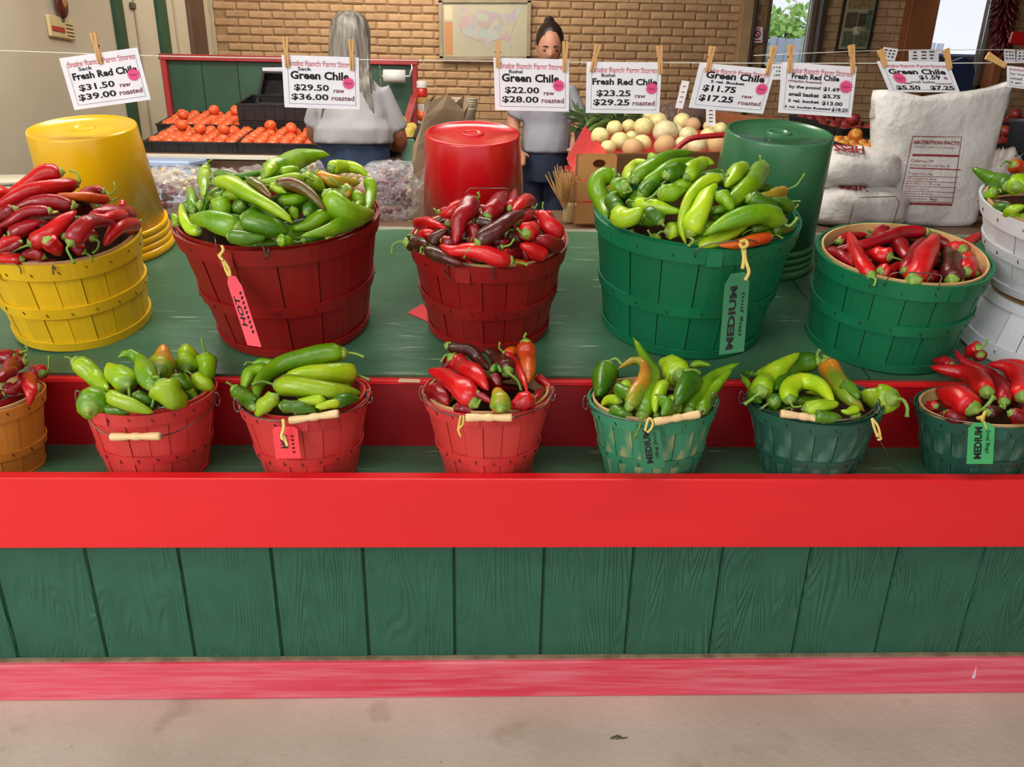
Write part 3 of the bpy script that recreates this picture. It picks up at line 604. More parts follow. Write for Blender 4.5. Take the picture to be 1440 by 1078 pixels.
T['D'] = [('g', 24, [(864,246),(848,247),(840,262),(847,285),(855,306)], [(864,246),(871,246),(869,254)]), ('g', 26, [(880,262),(868,268),(867,285)], [(882,262),(888,268),(876,272)]), ('g', 22, [(892,254),(903,243),(922,231),(945,219),(976,213)]), ('g', 18, [(905,262),(922,250),(945,234),(978,222)]),
 ('Y', 16, [(885,255),(886,238),(897,228),(910,228)]), ('y', 12, [(921,226),(913,217)]), ('G', 20, [(936,247),(950,240),(970,235)]), ('g', 22, [(927,271),(943,271),(965,266)], [(927,271),(916,277),(907,281)]), ('y', 22, [(963,250),(973,240),(990,228),(1005,230)]), ('y', 18, [(892,288),(913,288),(935,294),(958,298)]),
 ('y', 25, [(866,299),(880,308),(896,300),(904,292)]), ('G', 18, [(905,305),(926,313)]), ('Y', 15, [(1014,249),(990,257),(972,274),(961,298),(958,322),(966,346)], None, 4), ('Y', 26, [(970,328),(979,308),(992,280),(1008,258)], [(970,328),(975,338),(968,346)], 6), ('y', 22, [(1043,235),(1034,246),(1020,263)], None, 8),
 ('g', 26, [(1073,237),(1052,262),(1027,285),(1002,300)], [(1072,237),(1070,228),(1069,218)]), ('G', 20, [(1052,278),(1066,284),(1082,290),(1100,300)]), ('m', 17, [(1100,269),(1085,275),(1066,273)], [(1104,267),(1119,261),(1125,254),(1132,244)]), ('g', 26, [(1097,310),(1078,301),(1049,304),(1013,317),(989,331)], [(1097,311),(1110,318),(1122,306)], 6),
 ('Y', 16, [(980,347),(1006,339),(1028,329),(1056,313)], None, 10), ('o', 15, [(1083,332),(1063,337),(1035,343),(1009,345)], None, 6), ('y', 14, [(880,328),(893,334)]), ('y', 14, [(925,342),(915,330)], [(925,342),(918,334),(911,323)]), ('y', 20, [(938,325),(949,323),(962,313)]), ('g', 16, [(1010,272),(1022,282),(1030,296)]),
 ('G', 18, [(870,292),(858,280),(868,268)]), ('G', 16, [(930,312),(918,300),(905,294)], [(930,312),(934,318),(928,312)]), ('G', 16, [(1112,292),(1098,284),(1086,278)]), ('g', 16, [(950,258),(962,262),(972,258)]), ('G', 18, [(900,275),(914,262),(930,256)]), ('G', 16, [(1090,322),(1106,322),(1114,316)]), ('G', 15, [(1060,322),(1075,318),(1088,318)])]
T['E'] = [('r', 18, [(1226,388),(1211,371),(1202,350),(1193,326)], None, 14), ('d', 16, [(1305,326),(1270,327),(1236,338),(1200,346),(1159,351)]), ('r', 11, [(1222,320),(1236,319),(1254,321)], [(1222,320),(1215,322),(1209,322)]), ('r', 20, [(1252,361),(1236,358),(1217,354)], [(1254,362),(1266,365),(1279,373)], 8),
 ('r', 28, [(1284,395),(1297,368),(1308,345),(1318,329)], None, 6), ('d', 16, [(1272,382),(1285,356),(1297,334)]), ('b', 24, [(1345,398),(1339,371),(1332,346)], None, 4), ('r', 23, [(1354,352),(1348,344)]), ('r', 16, [(1356,366),(1382,362),(1397,345),(1394,321)], None, 6), ('r', 21, [(1358,383),(1360,374),(1368,364)], [(1358,384),(1354,392),(1353,399)], 6),
 ('d', 17, [(1390,388),(1376,384)]), ('d', 22, [(1234,322),(1242,342)]), ('d', 16, [(1160,353),(1185,361),(1202,374)]), ('r', 22, [(1236,383),(1260,389)]), ('d', 18, [(1262,340),(1280,368)]), ('d', 18, [(1300,392),(1322,385)]), ('d', 16, [(1320,330),(1330,342),(1345,350)]), ('d', 15, [(1180,340),(1200,332),(1220,330)])]
T['F'] = [('d', 20, [(22,503),(4,503),(-18,506)]), ('r', 10, [(30,495),(18,500)], [(32,495),(39,492),(36,486)]), ('d', 18, [(36,508),(20,512),(8,525),(2,538)]), ('r', 18, [(60,525),(50,521),(40,524)], [(62,525),(68,520),(69,500)]), ('r', 19, [(37,530),(43,550),(41,571)], None, 10, 1), ('d', 13, [(20,520),(4,528),(-12,540)]), ('d', 16, [(-40,520),(-24,516),(-8,520)]), ('r', 16, [(-60,530),(-44,540),(-30,538)]), ('d', 14, [(30,540),(18,548),(4,548)])]
T['G'] = [('y', 22, [(104,507),(119,516),(135,534),(152,550)], [(104,506),(97,503),(91,502)]), ('y', 30, [(179,540),(167,529),(151,512)], [(179,540),(182,553),(182,562)], 10), ('g', 22, [(214,543),(206,524),(196,506),(180,496),(165,503)], [(215,545),(216,560),(213,573)]), ('m', 31, [(224,521),(230,505),(229,483)]), ('y', 27, [(262,518),(263,500),(262,484)], [(261,517),(259,528),(250,532)]),
 ('g', 23, [(290,499),(291,518),(290,538)], [(290,498),(286,488),(284,476)]), ('y', 19, [(273,529),(290,543),(308,556)]), ('y', 34, [(226,539),(240,556),(262,571)], [(226,538),(222,530),(211,531)], 10), ('g', 36, [(126,574),(134,562),(142,552)], [(126,574),(124,582)], 10), ('y', 19, [(154,556),(179,567),(216,580)], None, 12), ('G', 16, [(190,555),(205,562),(220,566)]), ('G', 18, [(245,530),(258,540),(272,544)]), ('G', 16, [(150,575),(170,578),(185,580)])]
T['H'] = [('g', 25, [(485,496),(451,500),(407,508),(383,520),(364,540),(361,563)], [(486,496),(500,497),(512,502)]), ('Y', 26, [(496,526),(466,524),(424,526),(400,528)], [(497,527),(510,530),(520,534)]), ('y', 25, [(389,541),(422,545),(466,549),(509,554)], [(388,541),(368,536),(354,541)], 8), ('y', 20, [(388,557),(369,573),(361,585)], None, 8),
 ('Y', 14, [(456,563),(431,565),(409,570)]), ('Y', 11, [(476,566),(458,570),(443,572)]), ('g', 12, [(385,512),(368,509),(354,511)], [(352,510),(346,509),(344,514)]), ('g', 17, [(375,517),(354,523),(345,539),(344,556)]), ('G', 20, [(329,545),(342,557),(360,562)], [(331,545),(324,540),(318,537)]), ('G', 12, [(415,580),(441,576)]), ('G', 12, [(357,572),(344,564)]), ('G', 16, [(395,570),(420,572),(445,578)]), ('G', 16, [(470,566),(488,562),(505,560)])]
T['I'] = [('b', 16, [(628,486),(645,490),(661,492),(676,507),(687,519)], [(629,486),(628,482),(634,482)]), ('r', 26, [(634,502),(648,515),(668,526),(687,549)], [(633,501),(626,500),(620,509)]), ('r', 27, [(668,568),(648,546),(626,530),(602,519)], [(669,567),(677,558),(671,550)], 8), ('d', 23, [(609,548),(621,556),(631,569)], [(607,550),(602,545),(611,539)]), ('b', 24, [(714,523),(698,503),(679,490)], [(716,524),(728,535),(733,549)]),
 ('G', 10, [(692,520),(699,516),(705,523)]), ('o', 23, [(739,480),(741,507),(743,538)], [(739,480),(737,474),(740,468)]), ('r', 9, [(708,495),(722,506),(735,530),(743,557)], [(708,495),(702,489),(703,481)]), ('r', 11, [(754,529),(771,543),(777,555)]), ('r', 24, [(748,561),(735,565),(717,573)], None, 6), ('m', 24, [(704,574),(703,561),(697,547)], [(704,574),(698,573),(690,572)], 6), ('d', 14, [(693,529),(703,543)]), ('d', 9, [(668,551),(694,567)]),
 ('d', 13, [(768,550),(755,558),(745,568)]), ('o', 14, [(712,500),(720,494),(730,500)]), ('d', 14, [(640,572),(655,576),(668,580)]), ('d', 16, [(640,500),(630,512),(622,520)])]
T['J'] = [('G', 29, [(855,512),(849,530),(842,556)], [(856,512),(866,504),(875,513)]), ('m', 18, [(884,573),(893,553),(906,534),(906,513),(895,505),(883,510),(868,519)], None, 4), ('g', 24, [(903,585),(911,550),(915,520),(905,500),(890,474)]), ('Y', 13, [(873,564),(857,561),(845,570)], None, 4), ('y', 20, [(879,557),(881,534)]), ('Y', 33, [(957,529),(945,517),(929,507)], [(958,529),(975,532),(985,524),(975,520),(962,521)]), ('y', 16, [(935,538),(924,559),(921,581)], None, 4),
 ('G', 28, [(975,535),(961,550),(950,570)]), ('y', 22, [(948,573),(942,560)], [(946,566),(938,558)], 6), ('g', 22, [(968,579),(983,551),(1006,529),(1040,510)], None, 2), ('g', 17, [(986,577),(998,555),(1016,532),(1030,517)], None, 4), ('G', 16, [(868,545),(880,552),(892,560)]), ('g', 9, [(972,514),(985,511),(1000,514)]), ('G', 15, [(860,575),(875,580),(890,584)]), ('G', 15, [(930,560),(938,570),(930,584)])]
T['K'] = [('y', 29, [(1069,551),(1078,536),(1099,516),(1125,495)], [(1067,552),(1056,562),(1047,568)], 6), ('G', 25, [(1151,507),(1122,512),(1103,530),(1091,548)], [(1151,506),(1149,499),(1153,491)]), ('m', 28, [(1160,507),(1171,527),(1190,556),(1216,578)], [(1160,506),(1158,500),(1164,503)]), ('Y', 23, [(1111,563),(1109,546),(1126,536),(1149,541),(1166,558),(1172,572)], [(1111,565),(1116,572),(1128,571)], 4),
 ('y', 18, [(1131,575),(1156,571),(1180,567)], None, 4), ('y', 34, [(1254,560),(1235,560),(1211,552)], [(1254,560),(1270,562),(1276,573),(1275,586)]), ('G', 9, [(1062,526),(1045,523)]), ('g', 8, [(1045,531),(1052,540),(1056,553)]), ('y', 10, [(1068,529),(1075,516)]), ('G', 20, [(1085,566),(1101,560)]), ('y', 10, [(1206,574),(1192,579),(1182,577)]), ('g', 10, [(1208,582),(1196,588)]), ('G', 16, [(1145,585),(1165,586),(1185,588)]), ('G', 16, [(1185,540),(1198,548),(1208,560)]), ('G', 16, [(1065,540),(1060,555),(1070,566)])]
T['L'] = [('r', 25, [(1388,552),(1376,536),(1358,525),(1329,519),(1307,516)], [(1389,553),(1396,556),(1400,562)]), ('d', 16, [(1338,514),(1325,508),(1311,508)]), ('r', 34, [(1369,575),(1348,561),(1317,548)], [(1370,575),(1386,572),(1398,557)], 8), ('d', 19, [(1412,566),(1409,550),(1397,531),(1376,519),(1354,507),(1342,490)]), ('r', 18, [(1377,489),(1367,493),(1357,502)], [(1378,489),(1387,484),(1388,477)]), ('d', 14, [(1380,498),(1372,504)]),
 ('r', 25, [(1438,559),(1435,535),(1417,516),(1388,512)]), ('r', 18, [(1460,530),(1428,513),(1402,507)]), ('r', 12, [(1317,571),(1303,567)], None, 6), ('b', 16, [(1388,580),(1408,576)]), ('r', 18, [(1450,585),(1448,560)]), ('d', 16, [(1330,580),(1345,588),(1360,590)]), ('d', 16, [(1420,580),(1435,585),(1450,588)])]
T['M'] = [('G', 23, [(1420,262),(1402,255),(1383,245),(1366,235)]), ('G', 11, [(1370,268),(1394,272)]), ('g', 13, [(1400,269),(1390,275),(1380,283)]), ('G', 15, [(1391,294),(1407,291),(1424,288)]), ('y', 15, [(1409,307),(1421,296),(1442,289)], None, 4), ('y', 14, [(1428,312),(1442,302)]), ('o', 17, [(1424,231),(1442,240)]), ('y', 22, [(1429,263),(1437,249)], [(1429,263),(1432,255)]), ('b', 8, [(1398,284),(1422,286)]),
 ('G', 20, [(1480,262),(1462,256),(1446,262)]), ('g', 20, [(1500,290),(1478,284),(1458,290)]), ('g', 20, [(1460,320),(1480,312),(1500,318)]), ('G', 20, [(1500,240),(1480,236),(1460,240)])]
MD = dict(A=(.125, -.01), B=(.115, 0), C=(.105, -.01), D=(.125, 0), E=(.035, -.035), F=(.065, -.01), G=(.06, -.015), H=(.065, -.015), I=(.07, -.02), J=(.06, -.015), K=(.06, -.015), L=(.055, -.01), M=(.08, -.01))
FL = dict(A=24, B=27, C=24, D=30, E=14, F=9, G=10, H=9, I=11, J=10, K=9, L=8, M=10)
for key in T:
    m = mound(BK[key], *MD[key]); red = key in 'ACEFIL'
    rr = {'A': .0165, 'B': .0175, 'C': .0165, 'D': .018, 'E': .0165, 'M': .018}.get(key, .0125)
    fill(m, FL[key], 'dddrb' if red else 'ggGGy', .17 if rr > .015 else .12, rr)
    traced(m, T[key])
# labels: look, place in its basket, direction of the stem; ties are broken by order from the left
BN = dict(A='yellow basket', B='large red basket', C='medium red basket', D='large green basket', E='medium green basket', F='amber basket', G='leftmost small red basket', H='small red basket with tag', I='middle small red basket', J='small light green basket', K='small dark green basket with grip', L='rightmost small green basket', M='white basket')
def proj(P): d = np.array(P)-CO; z = d@CF; return 720+FPX*(d@CR)/z, 539-FPX*(d@CU)/z
byl = {}
for c in CHILES:
    B = BK[c['b']]; cen = proj(B.M @ Vector((0, 0, B.h))); P = [proj(p) for p in c['C']]; mx = sum(p[0] for p in P)/len(P); my = sum(p[1] for p in P)/len(P)
    c['mx'] = mx; c['my'] = my; w = B.rt*FPX/depth(B.M @ Vector((0, 0, B.h)))
    hx = 'left' if mx < cen[0]-w*.35 else 'right' if mx > cen[0]+w*.35 else 'middle'
    hy = 'back' if my < cen[1]-w*.32 else 'front' if my > cen[1]+w*.05 else 'centre'
    dx = P[0][0]-P[-1][0]; dy = P[0][1]-P[-1][1]
    so = 'stem to the %s' % ('left' if dx < 0 else 'right') if abs(dx) > abs(dy) else ('stem end up' if dy < 0 else 'stem end down')
    if c.get('fill'):
        lab = 'half-buried %s chile, %s %s of %s' % (CNAME[c['ck']], hx, hy, BN[B.key]); c['lab'] = lab; byl.setdefault(lab, []).append(c); continue
    sz = 'long ' if c['L'] > 9*c['r'] else 'stubby ' if c['L'] < 4.6*c['r'] else ''
    lab = '%s%s chile, %s, %s %s of %s' % (sz, CNAME[c['ck']], so, hx, hy, BN[B.key]); c['lab'] = lab; byl.setdefault(lab, []).append(c)
for lab, cs in byl.items():
    cs.sort(key=lambda q: q['mx'])
    for i, c in enumerate(cs):
        l = lab if len(cs) == 1 else lab+', '+(('left one' if i == 0 else 'right one') if len(cs) == 2 else ['first', 'second', 'third', 'fourth', 'fifth', 'sixth', 'seventh', 'eighth', 'ninth', 'tenth', 'eleventh', 'twelfth'][min(i, 11)]+' from left')
        if len(l.split()) > 16: l = l.replace('stem to the ', 'stem ').replace(' of ', ' ')
        tag(c['o'], l, 'chile', 'chiles in the '+BN[c['b']])
#@@PART3
# ================================================================== WIRES, GRIPS, TAGS
def rim_pt(B, px, py, off=.004): return hit_basket(B, px, py, off)
def wire_on(B, pts, rad=.0013, name='wire_handle', off=.006):
    P = [rim_pt(B, x, y, off) for x, y in pts]; b = MB(); b.tube(catmull(P, max(8, 4*len(P))), rad, 6)
    o = b.build(name, wire, None, True); o.parent = B.e; o.matrix_parent_inverse = B.Mi; return o
for k, pts in dict(A=[(30,385),(24,372),(-10,371),(-40,372)], B=[(306,354),(303,338),(306,329),(350,327),(362,334),(375,356)], C=[(630,385),(629,372),(640,376)], E=[(1243,402),(1248,392),(1262,383),(1320,386),(1322,396),(1319,408)],
                   D=[(978,362),(978,352),(1000,343),(1052,337),(1066,342)]).items(): wire_on(BK[k], pts)
wire_on(BK['C'], [(630,372),(629,388),(633,394)], .0016); wire_on(BK['C'], [(694,372),(692,388),(696,392)], .0016); wire_on(BK['A'], [(78,379),(74,373),(75,386)], .0016); wire_on(BK['B'], [(371,348),(374,362),(378,350)], .0016)
def back_wire(B, h=.05, w=.3):   # second bail standing up at the back of the rim
    P = [B.M @ Vector(((B.rt-.01)*math.sin(a)*1, (B.rt-.01)*math.cos(a), B.h+z)) for a, z in ((-w, -.01), (-w, h*.8), (-w*.8, h), (w*.8, h), (w, h*.8), (w, -.01))]
    b = MB(); b.tube(P, .0013, 6); o = b.build('wire_handle', wire, None, True); o.parent = B.e; o.matrix_parent_inverse = B.Mi
back_wire(BK['E'], .075, .32); back_wire(BK['M'], .07, .3); back_wire(BK['C'], .06, .33)
def grip(B, p, q, ears, wirepts_l, wirepts_r, rpx=5.6):
    a = rim_pt(B, *p, .016); c = rim_pt(B, *q, .016)
    D = max(depth(a), depth(c)); a, c = atD(p[0], p[1], D-.012), atD(q[0], q[1], D-.012)
    r = rpx*D/FPX; L = (c-a); n = 26; pts = []; rad = []
    for i in range(n):
        t = i/(n-1); pts.append(a+L*t); u = abs(t-.5)*2
        if u < .05: k = 1.0
        elif u < .1: k = .72
        elif u < .17: k = .98
        elif u < .22: k = .8
        else: k = .78+.24*math.sin(min(1, (u-.22)/.55)*PI*.5) if u < .8 else 1.02-.1*max(0, (u-.93)/.07)
        rad.append(r*k)
    m = MB(); m.tube(pts, rad, 14); o = m.build('handle_grip', gripm, None, True); o.parent = B.e; o.matrix_parent_inverse = B.Mi
    for w_, end in ((wirepts_l, a), (wirepts_r, c)):
        P = [rim_pt(B, x, y, .007) for x, y in w_]+[end]; t = MB(); t.tube(catmull(P, 18), .0015, 6)
        o = t.build('bail_wire', wire, None, True); o.parent = B.e; o.matrix_parent_inverse = B.Mi
    for ex, ey in ears:
        e0 = rim_pt(B, ex, ey, .008); t = MB(); ax = B.M.to_3x3() @ Vector((0, 0, 1))
        pts = [e0+ax*(.016*math.sin(u*2*PI))+Vector((.006*math.cos(u*2*PI), -.004, 0)) for u in np.linspace(0, 1, 12)]
        t.tube(pts, .0015, 6); o = t.build('wire_ear', wire, None, True); o.parent = B.e; o.matrix_parent_inverse = B.Mi
grip(BK['G'], (156,614), (226,613), [(112,558),(306,560)], [(112,560),(118,580),(136,602)], [(306,562),(282,588),(250,606)])
grip(BK['H'], (407,591), (476,581), [(334,568),(520,556)], [(334,569),(352,583),(380,591)], [(520,556),(512,568),(494,577)])
grip(BK['I'], (655,587), (720,587), [(594,552),(777,552)], [(594,553),(600,566),(622,580)], [(777,553),(768,568),(745,580)])
grip(BK['J'], (920,593), (984,582), [(823,565),(1003,560)], [(823,566),(838,578),(880,590)], [(1003,560),(998,568),(992,574)])
grip(BK['K'], (1098,581), (1162,590), [(1042,558),(1232,570)], [(1042,558),(1052,568),(1076,577)], [(1232,572),(1216,584),(1186,590)])
wire_on(BK['L'], [(1276,556),(1290,572),(1330,588),(1352,592),(1380,596)], .0015, 'bail_wire')
# a loose wire end curving down to the shelf beside the dark basket
P = [atD(x, y, d) for x, y, d in ((1232,612,1.66), (1245,632,1.66), (1258,655,1.67), (1270,664,1.68))]
b = MB(); b.tube(catmull(P, 14), .0009, 5); tag(b.build('loose_wire', wire, None, True), 'thin loose wire trailing on the shelf between the two dark green baskets', 'wire')

def paper(name, q, m, on, off=.012, label=None, cat=None, group=None, clip=.16, curl=.003, th=.0006):
    """a paper tag: q four photo corners (TL,TR,BR,BL); the two top corners are clipped"""
    P = []
    D = min(depth(hit_basket(on, x, y, off)) for x, y in q) if on else None
    P = [atD(x, y, D) for x, y in q]; O = P[0]; U = ((P[1]-P[0])+(P[2]-P[3]))/2; V = ((P[3]-P[0])+(P[2]-P[1]))/2; n = U.cross(V).normalized()
    if n.dot(Vector(CO)-O) < 0: n = -n
    out = [(clip*1.4, 0), (1-clip*1.4, 0), (1, clip*.8), (1, 1), (0, 1), (0, clip*.8)]
    f = [O+U*a+V*b+n*th for a, b in out]; g = [O+U*a+V*b for a, b in out]; m_ = MB(); k = len(out)
    m_.add(f+g, [tuple(range(k)), tuple(range(2*k-1, k-1, -1))]+[(i, (i+1) % k, k+(i+1) % k, k+i) for i in range(k)])
    o = m_.build(name, m, None, at=O); tag(o, label, cat, group); return o, O, U, V, n
ink = mat('black_ink', (18, 16, 18), rough=.8); pinkink = mat('pink_ink', (226, 74, 130), rough=.7); redink = mat('faded_red_ink', (214, 120, 132), rough=.7); plumink = mat('plum_ink', (120, 46, 74), rough=.7)
def write(o, O, U, V, n, rows, name='lettering', m=None, bold=.036, rot90=False, lift=.0012):
    b = MB()
    for r in rows: text_mesh(b, r[0], O, U, V, n, r[1], bold=r[2] if len(r) > 2 else bold, rot90=rot90, lift=lift)
    c = b.build(name, m or ink, None, at=o.location); c.parent = o; c.location = (0, 0, 0); return c
def rot_rows(o, O, U, V, n, s, box, bold=.03):   # text that reads from the bottom up
    b = MB(); text_mesh(b, s, O, U, V, n, box, bold=bold, rot90=True, lift=.0012); c = b.build('lettering', ink, None, at=o.location); c.parent = o; c.location = (0, 0, 0)
pinktag = mat('pink_tag_card', (236, 70, 84), (226, 58, 74), rough=.6); redtag = mat('red_tag_card', (238, 50, 58), (228, 42, 50), rough=.6)
gtag1 = mat('green_tag_card', (70, 170, 100), (58, 156, 88), rough=.6); gtag2 = mat('dark_green_tag_card', (44, 116, 74), (34, 100, 62), rough=.6)
o, O, U, V, n = paper('paper_tag', [(316,386),(334,386),(368,488),(346,482)], pinktag, BK['B'], label='narrow pink hanging tag tied to the large red basket', cat='tag')
rot_rows(o, O, U, V, n, 'HOT', (.12, .5, .3, .72)); 
b = MB()
for v in np.linspace(.25, .8, 9): b.box(O+U*.72+V*v+n*.0012, (.004, .0004, .010))
c = b.build('small_print', ink, None, at=o.location); c.parent = o; c.location = (0, 0, 0)
o, O, U, V, n = paper('paper_tag', [(1020,386),(1060,384),(1046,494),(1016,502)], gtag2, BK['D'], label='tall dark green hanging tag on the large green basket', cat='tag')
rot_rows(o, O, U, V, n, 'MEDIUM', (.24, .54, .16, .95), .045); rot_rows(o, O, U, V, n, '(Big Jim)', (.7, .86, .25, .8), .02)
o, O, U, V, n = paper('paper_tag', [(383,600),(417,601),(423,644),(387,646)], redtag, BK['H'], clip=.1, label='small square red tag tied by the wooden handle of a small basket', cat='tag')
rot_rows(o, O, U, V, n, 'HOT', (.26, .56, .2, .68), .05)
b = MB()
for v in np.linspace(.3, .8, 5): b.box(O+U*.76+V*v+n*.0012, (.005, .0004, .004))
c = b.build('small_print', ink, None, at=o.location); c.parent = o; c.location = (0, 0, 0)
o, O, U, V, n = paper('paper_tag', [(895,602),(926,600),(935,657),(903,663)], gtag2, BK['J'], label='dark green tag reading MEDIUM on the small light green basket', cat='tag')
rot_rows(o, O, U, V, n, 'MEDIUM', (.24, .54, .06, .86), .045); rot_rows(o, O, U, V, n, '(Big Jim)', (.66, .84, .16, .76), .02)
o, O, U, V, n = paper('paper_tag', [(1362,594),(1400,594),(1396,652),(1360,652)], gtag1, BK['L'], label='bright green tag reading MEDIUM on the rightmost small basket', cat='tag')
rot_rows(o, O, U, V, n, 'MEDIUM', (.24, .54, .1, .88), .045); rot_rows(o, O, U, V, n, '(Big Jim)', (.66, .84, .18, .74), .02)
def tie(B, loops, label, rpx=2.0):
    b = MB()
    for L in loops:
        P = [hit_basket(B, x, y, .02) for x, y in L]; D = min(depth(p) for p in P); P = [atD(x, y, D) for x, y in L]
        b.tube(catmull(P, 5*len(P)), rpx*D/FPX, 6)
    tag(b.build('twine_tie', twine, None, True), label, 'twine')
tie(BK['B'], [[(312,345),(314,352),(309,360),(314,366)],[(307,358),(312,362)],[(313,366),(318,380),(322,388)],[(315,366),(322,378),(324,388)]], 'yellow twine knot holding the pink tag', 2.2)
tie(BK['D'], [[(1040,340),(1048,338),(1051,344),(1044,348),(1040,342)],[(1044,348),(1046,362),(1044,378)],[(1047,348),(1048,364),(1053,382),(1048,394)]], 'cream twine knot on the wire of the large green basket', 2.6)
tie(BK['H'], [[(398,589),(399,601),(396,612),(398,618)],[(399,612),(402,620),(404,627)]], 'yellow twine over the small red tag', 2.4)
tie(BK['I'], [[(648,584),(645,600),(644,606)],[(652,584),(651,596),(645,604),(648,614)]], 'yellow twine dangling by the grip of the middle small basket', 1.6)
tie(BK['J'], [[(907,606),(911,591),(914,588),(918,594),(916,602),(910,608)]], 'pale twine loop holding the dark green tag', 1.8)
tie(BK['K'], [[(1226,588),(1234,598),(1238,612)],[(1226,588),(1229,600),(1234,614)],[(1232,608),(1239,616),(1234,618)]], 'cream twine loop hanging from the dark green basket with grip', 1.8)
tie(BK['L'], [[(1374,588),(1383,586),(1380,592)],[(1383,592),(1386,602),(1385,603)],[(1380,590),(1386,578)]], 'cream twine knot above the bright green tag', 2.4)
# red paper lying on the shelf beside the medium red basket
q = [(573,440),(594,427),(603,438),(601,452)]
P = []
for x, y in q:
    d = Vector(ray(x, y)); o_ = Vector(CO); t = (slope(0, 0, .001)-o_).dot(EZ)/d.dot(EZ); P.append(o_+d*t)
b = MB(); b.add(P+[p+EZ*.0012 for p in P], [(0, 1, 2, 3), (7, 6, 5, 4), (0, 4, 5, 1), (1, 5, 6, 2), (2, 6, 7, 3), (3, 7, 4, 0)])
tag(b.build('paper_slip', redtag, None), 'red paper tag lying flat on the shelf beside the medium red basket', 'paper')
# ================================================================== PRICE CARDS ON THE LINE
YS = 2.25
cardm = mat('white_card', (238, 236, 240), (228, 226, 232), rough=.6, nscale=8)
lam = mat('card_border_ink', (120, 120, 128), rough=.8)
b = MB(); b.tube(catmull([atY(x, y, YS+.006) for x, y in ((-260,62),(0,71),(200,78),(400,82),(600,85),(900,88),(1200,89),(1440,88),(1700,84))], 60), .0013, 6)
tag(b.build('hanging_line', mat('white_string', (222, 218, 204), rough=.7), None, True), 'thin white string carrying the row of price cards', 'string')
def star(O, U, V, n, cu, cv, r, o):
    b = MB(); asp = U.length/V.length; pts = []
    for i in range(32):
        a = 2*PI*i/32; rr = r*(1 if i % 2 == 0 else .72); pts.append(O+U*(cu+rr*math.cos(a))+V*(cv+rr*math.sin(a)*asp*.9)+n*.0016)
    c0 = O+U*cu+V*cv+n*.0016; b.add(pts+[c0], [(i, (i+1) % 32, 32) for i in range(32)])
    c = b.build('sticker', pinkink, None, at=o.location); c.parent = o; c.location = (0, 0, 0)
    write(o, O, U, V, n, [('New', (cu-r*.5, cu+r*.5, cv-r*.3, cv+r*.3))], 'sticker_lettering', plumink, .01, lift=.0021)
def card(q, label, rows, rows2, st=None, Y=YS, head=True, name='price_card', bow=.012):
    O, U, V, n = quad_frame(q, Y=Y); m_ = MB(); N = 9; vs = []
    for l in (0, 1):
        for i in range(N):
            for j in (0, 1): u = i/(N-1); vs.append(O+U*u+V*j+n*(-.0008*l+0*bow))
    fs = [(2*i, 2*i+1, 2*i+3, 2*i+2) for i in range(N-1)]+[(18+2*i, 18+2*i+2, 18+2*i+3, 18+2*i+1) for i in range(N-1)]
    fs += [(2*i, 2*i+2, 18+2*i+2, 18+2*i) for i in range(N-1)]+[(2*i+1, 18+2*i+1, 18+2*i+3, 2*i+3) for i in range(N-1)]+[(0, 18, 19, 1), (16, 17, 35, 34)]
    o = m_.add(vs, fs).build(name, cardm, None, at=O); tag(o, label, 'sign')
    bd = MB()
    for (a, c_), (e_, f_) in (((.07, .13), (.95, .13)), ((.07, .92), (.95, .92)), ((.07, .13), (.07, .92)), ((.95, .13), (.95, .92))):
        p0 = O+U*a+V*c_+n*.0011; p1 = O+U*e_+V*f_+n*.0011; bd.tube([p0, p1], .0004, 4)
    c = bd.build('border', lam, None, at=o.location); c.parent = o; c.location = (0, 0, 0)
    if head: write(o, O, U, V, n, [('Snake Ranch Farm Stores', (.08, .94, .09, .2))], 'heading', redink, .012)
    write(o, O, U, V, n, rows)
    if rows2: write(o, O, U, V, n, rows2, 'small_lettering', plumink, .02)
    if st: star(O, U, V, n, *st, o)
    return o
R1 = lambda a: [(a[0], (.2, .38, .215, .285), .02), (a[1], a[4], .0) if False else (a[1], a[4]), (a[2], (.14, .6, .54, .68), .024), (a[3], (.1, .59, .72, .86), .024)]
R2 = [('raw', (.66, .8, .63, .69)), ('roasted', (.63, .93, .74, .84))]
card([(83,82),(192,67),(212,140),(104,155)], 'tilted price card Sack Fresh Red Chile, leftmost on the line', R1(('Sack', 'Fresh Red Chile', '$31.50', '$39.00', (.1, .93, .31, .45))), R2, (.87, .49, .09))
card([(396,77),(504,80),(506,154),(400,150)], 'price card Sack Green Chile in front of the grey-haired woman', R1(('Sack', 'Green Chile', '$29.50', '$36.00', (.1, .87, .29, .45))), R2, (.86, .5, .09))
card([(694,81),(800,84),(800,157),(696,155)], 'price card Bushel Green Chile hiding the second woman\'s chest', R1(('Bushel', 'Green Chile', '$22.00', '$28.00', (.1, .87, .29, .45))), R2, (.86, .5, .09))
card([(825,87),(930,90),(927,160),(823,160)], 'price card Bushel Fresh Red Chile above the pale melons', R1(('Bushel', 'Fresh Red Chile', '$23.25', '$29.25', (.08, .95, .31, .44))), R2, (.88, .5, .09))
card([(984,88),(1092,92),(1073,160),(970,146)], 'slanted price card Green Chile 5 gal. Bucket with eleven seventy-five', [('Green Chile', (.12, .9, .16, .32)), ('5 gal. Bucket', (.2, .65, .35, .43)), ('$11.75', (.12, .56, .46, .62)), ('$17.25', (.1, .56, .68, .84))], R2, (.89, .46, .09))
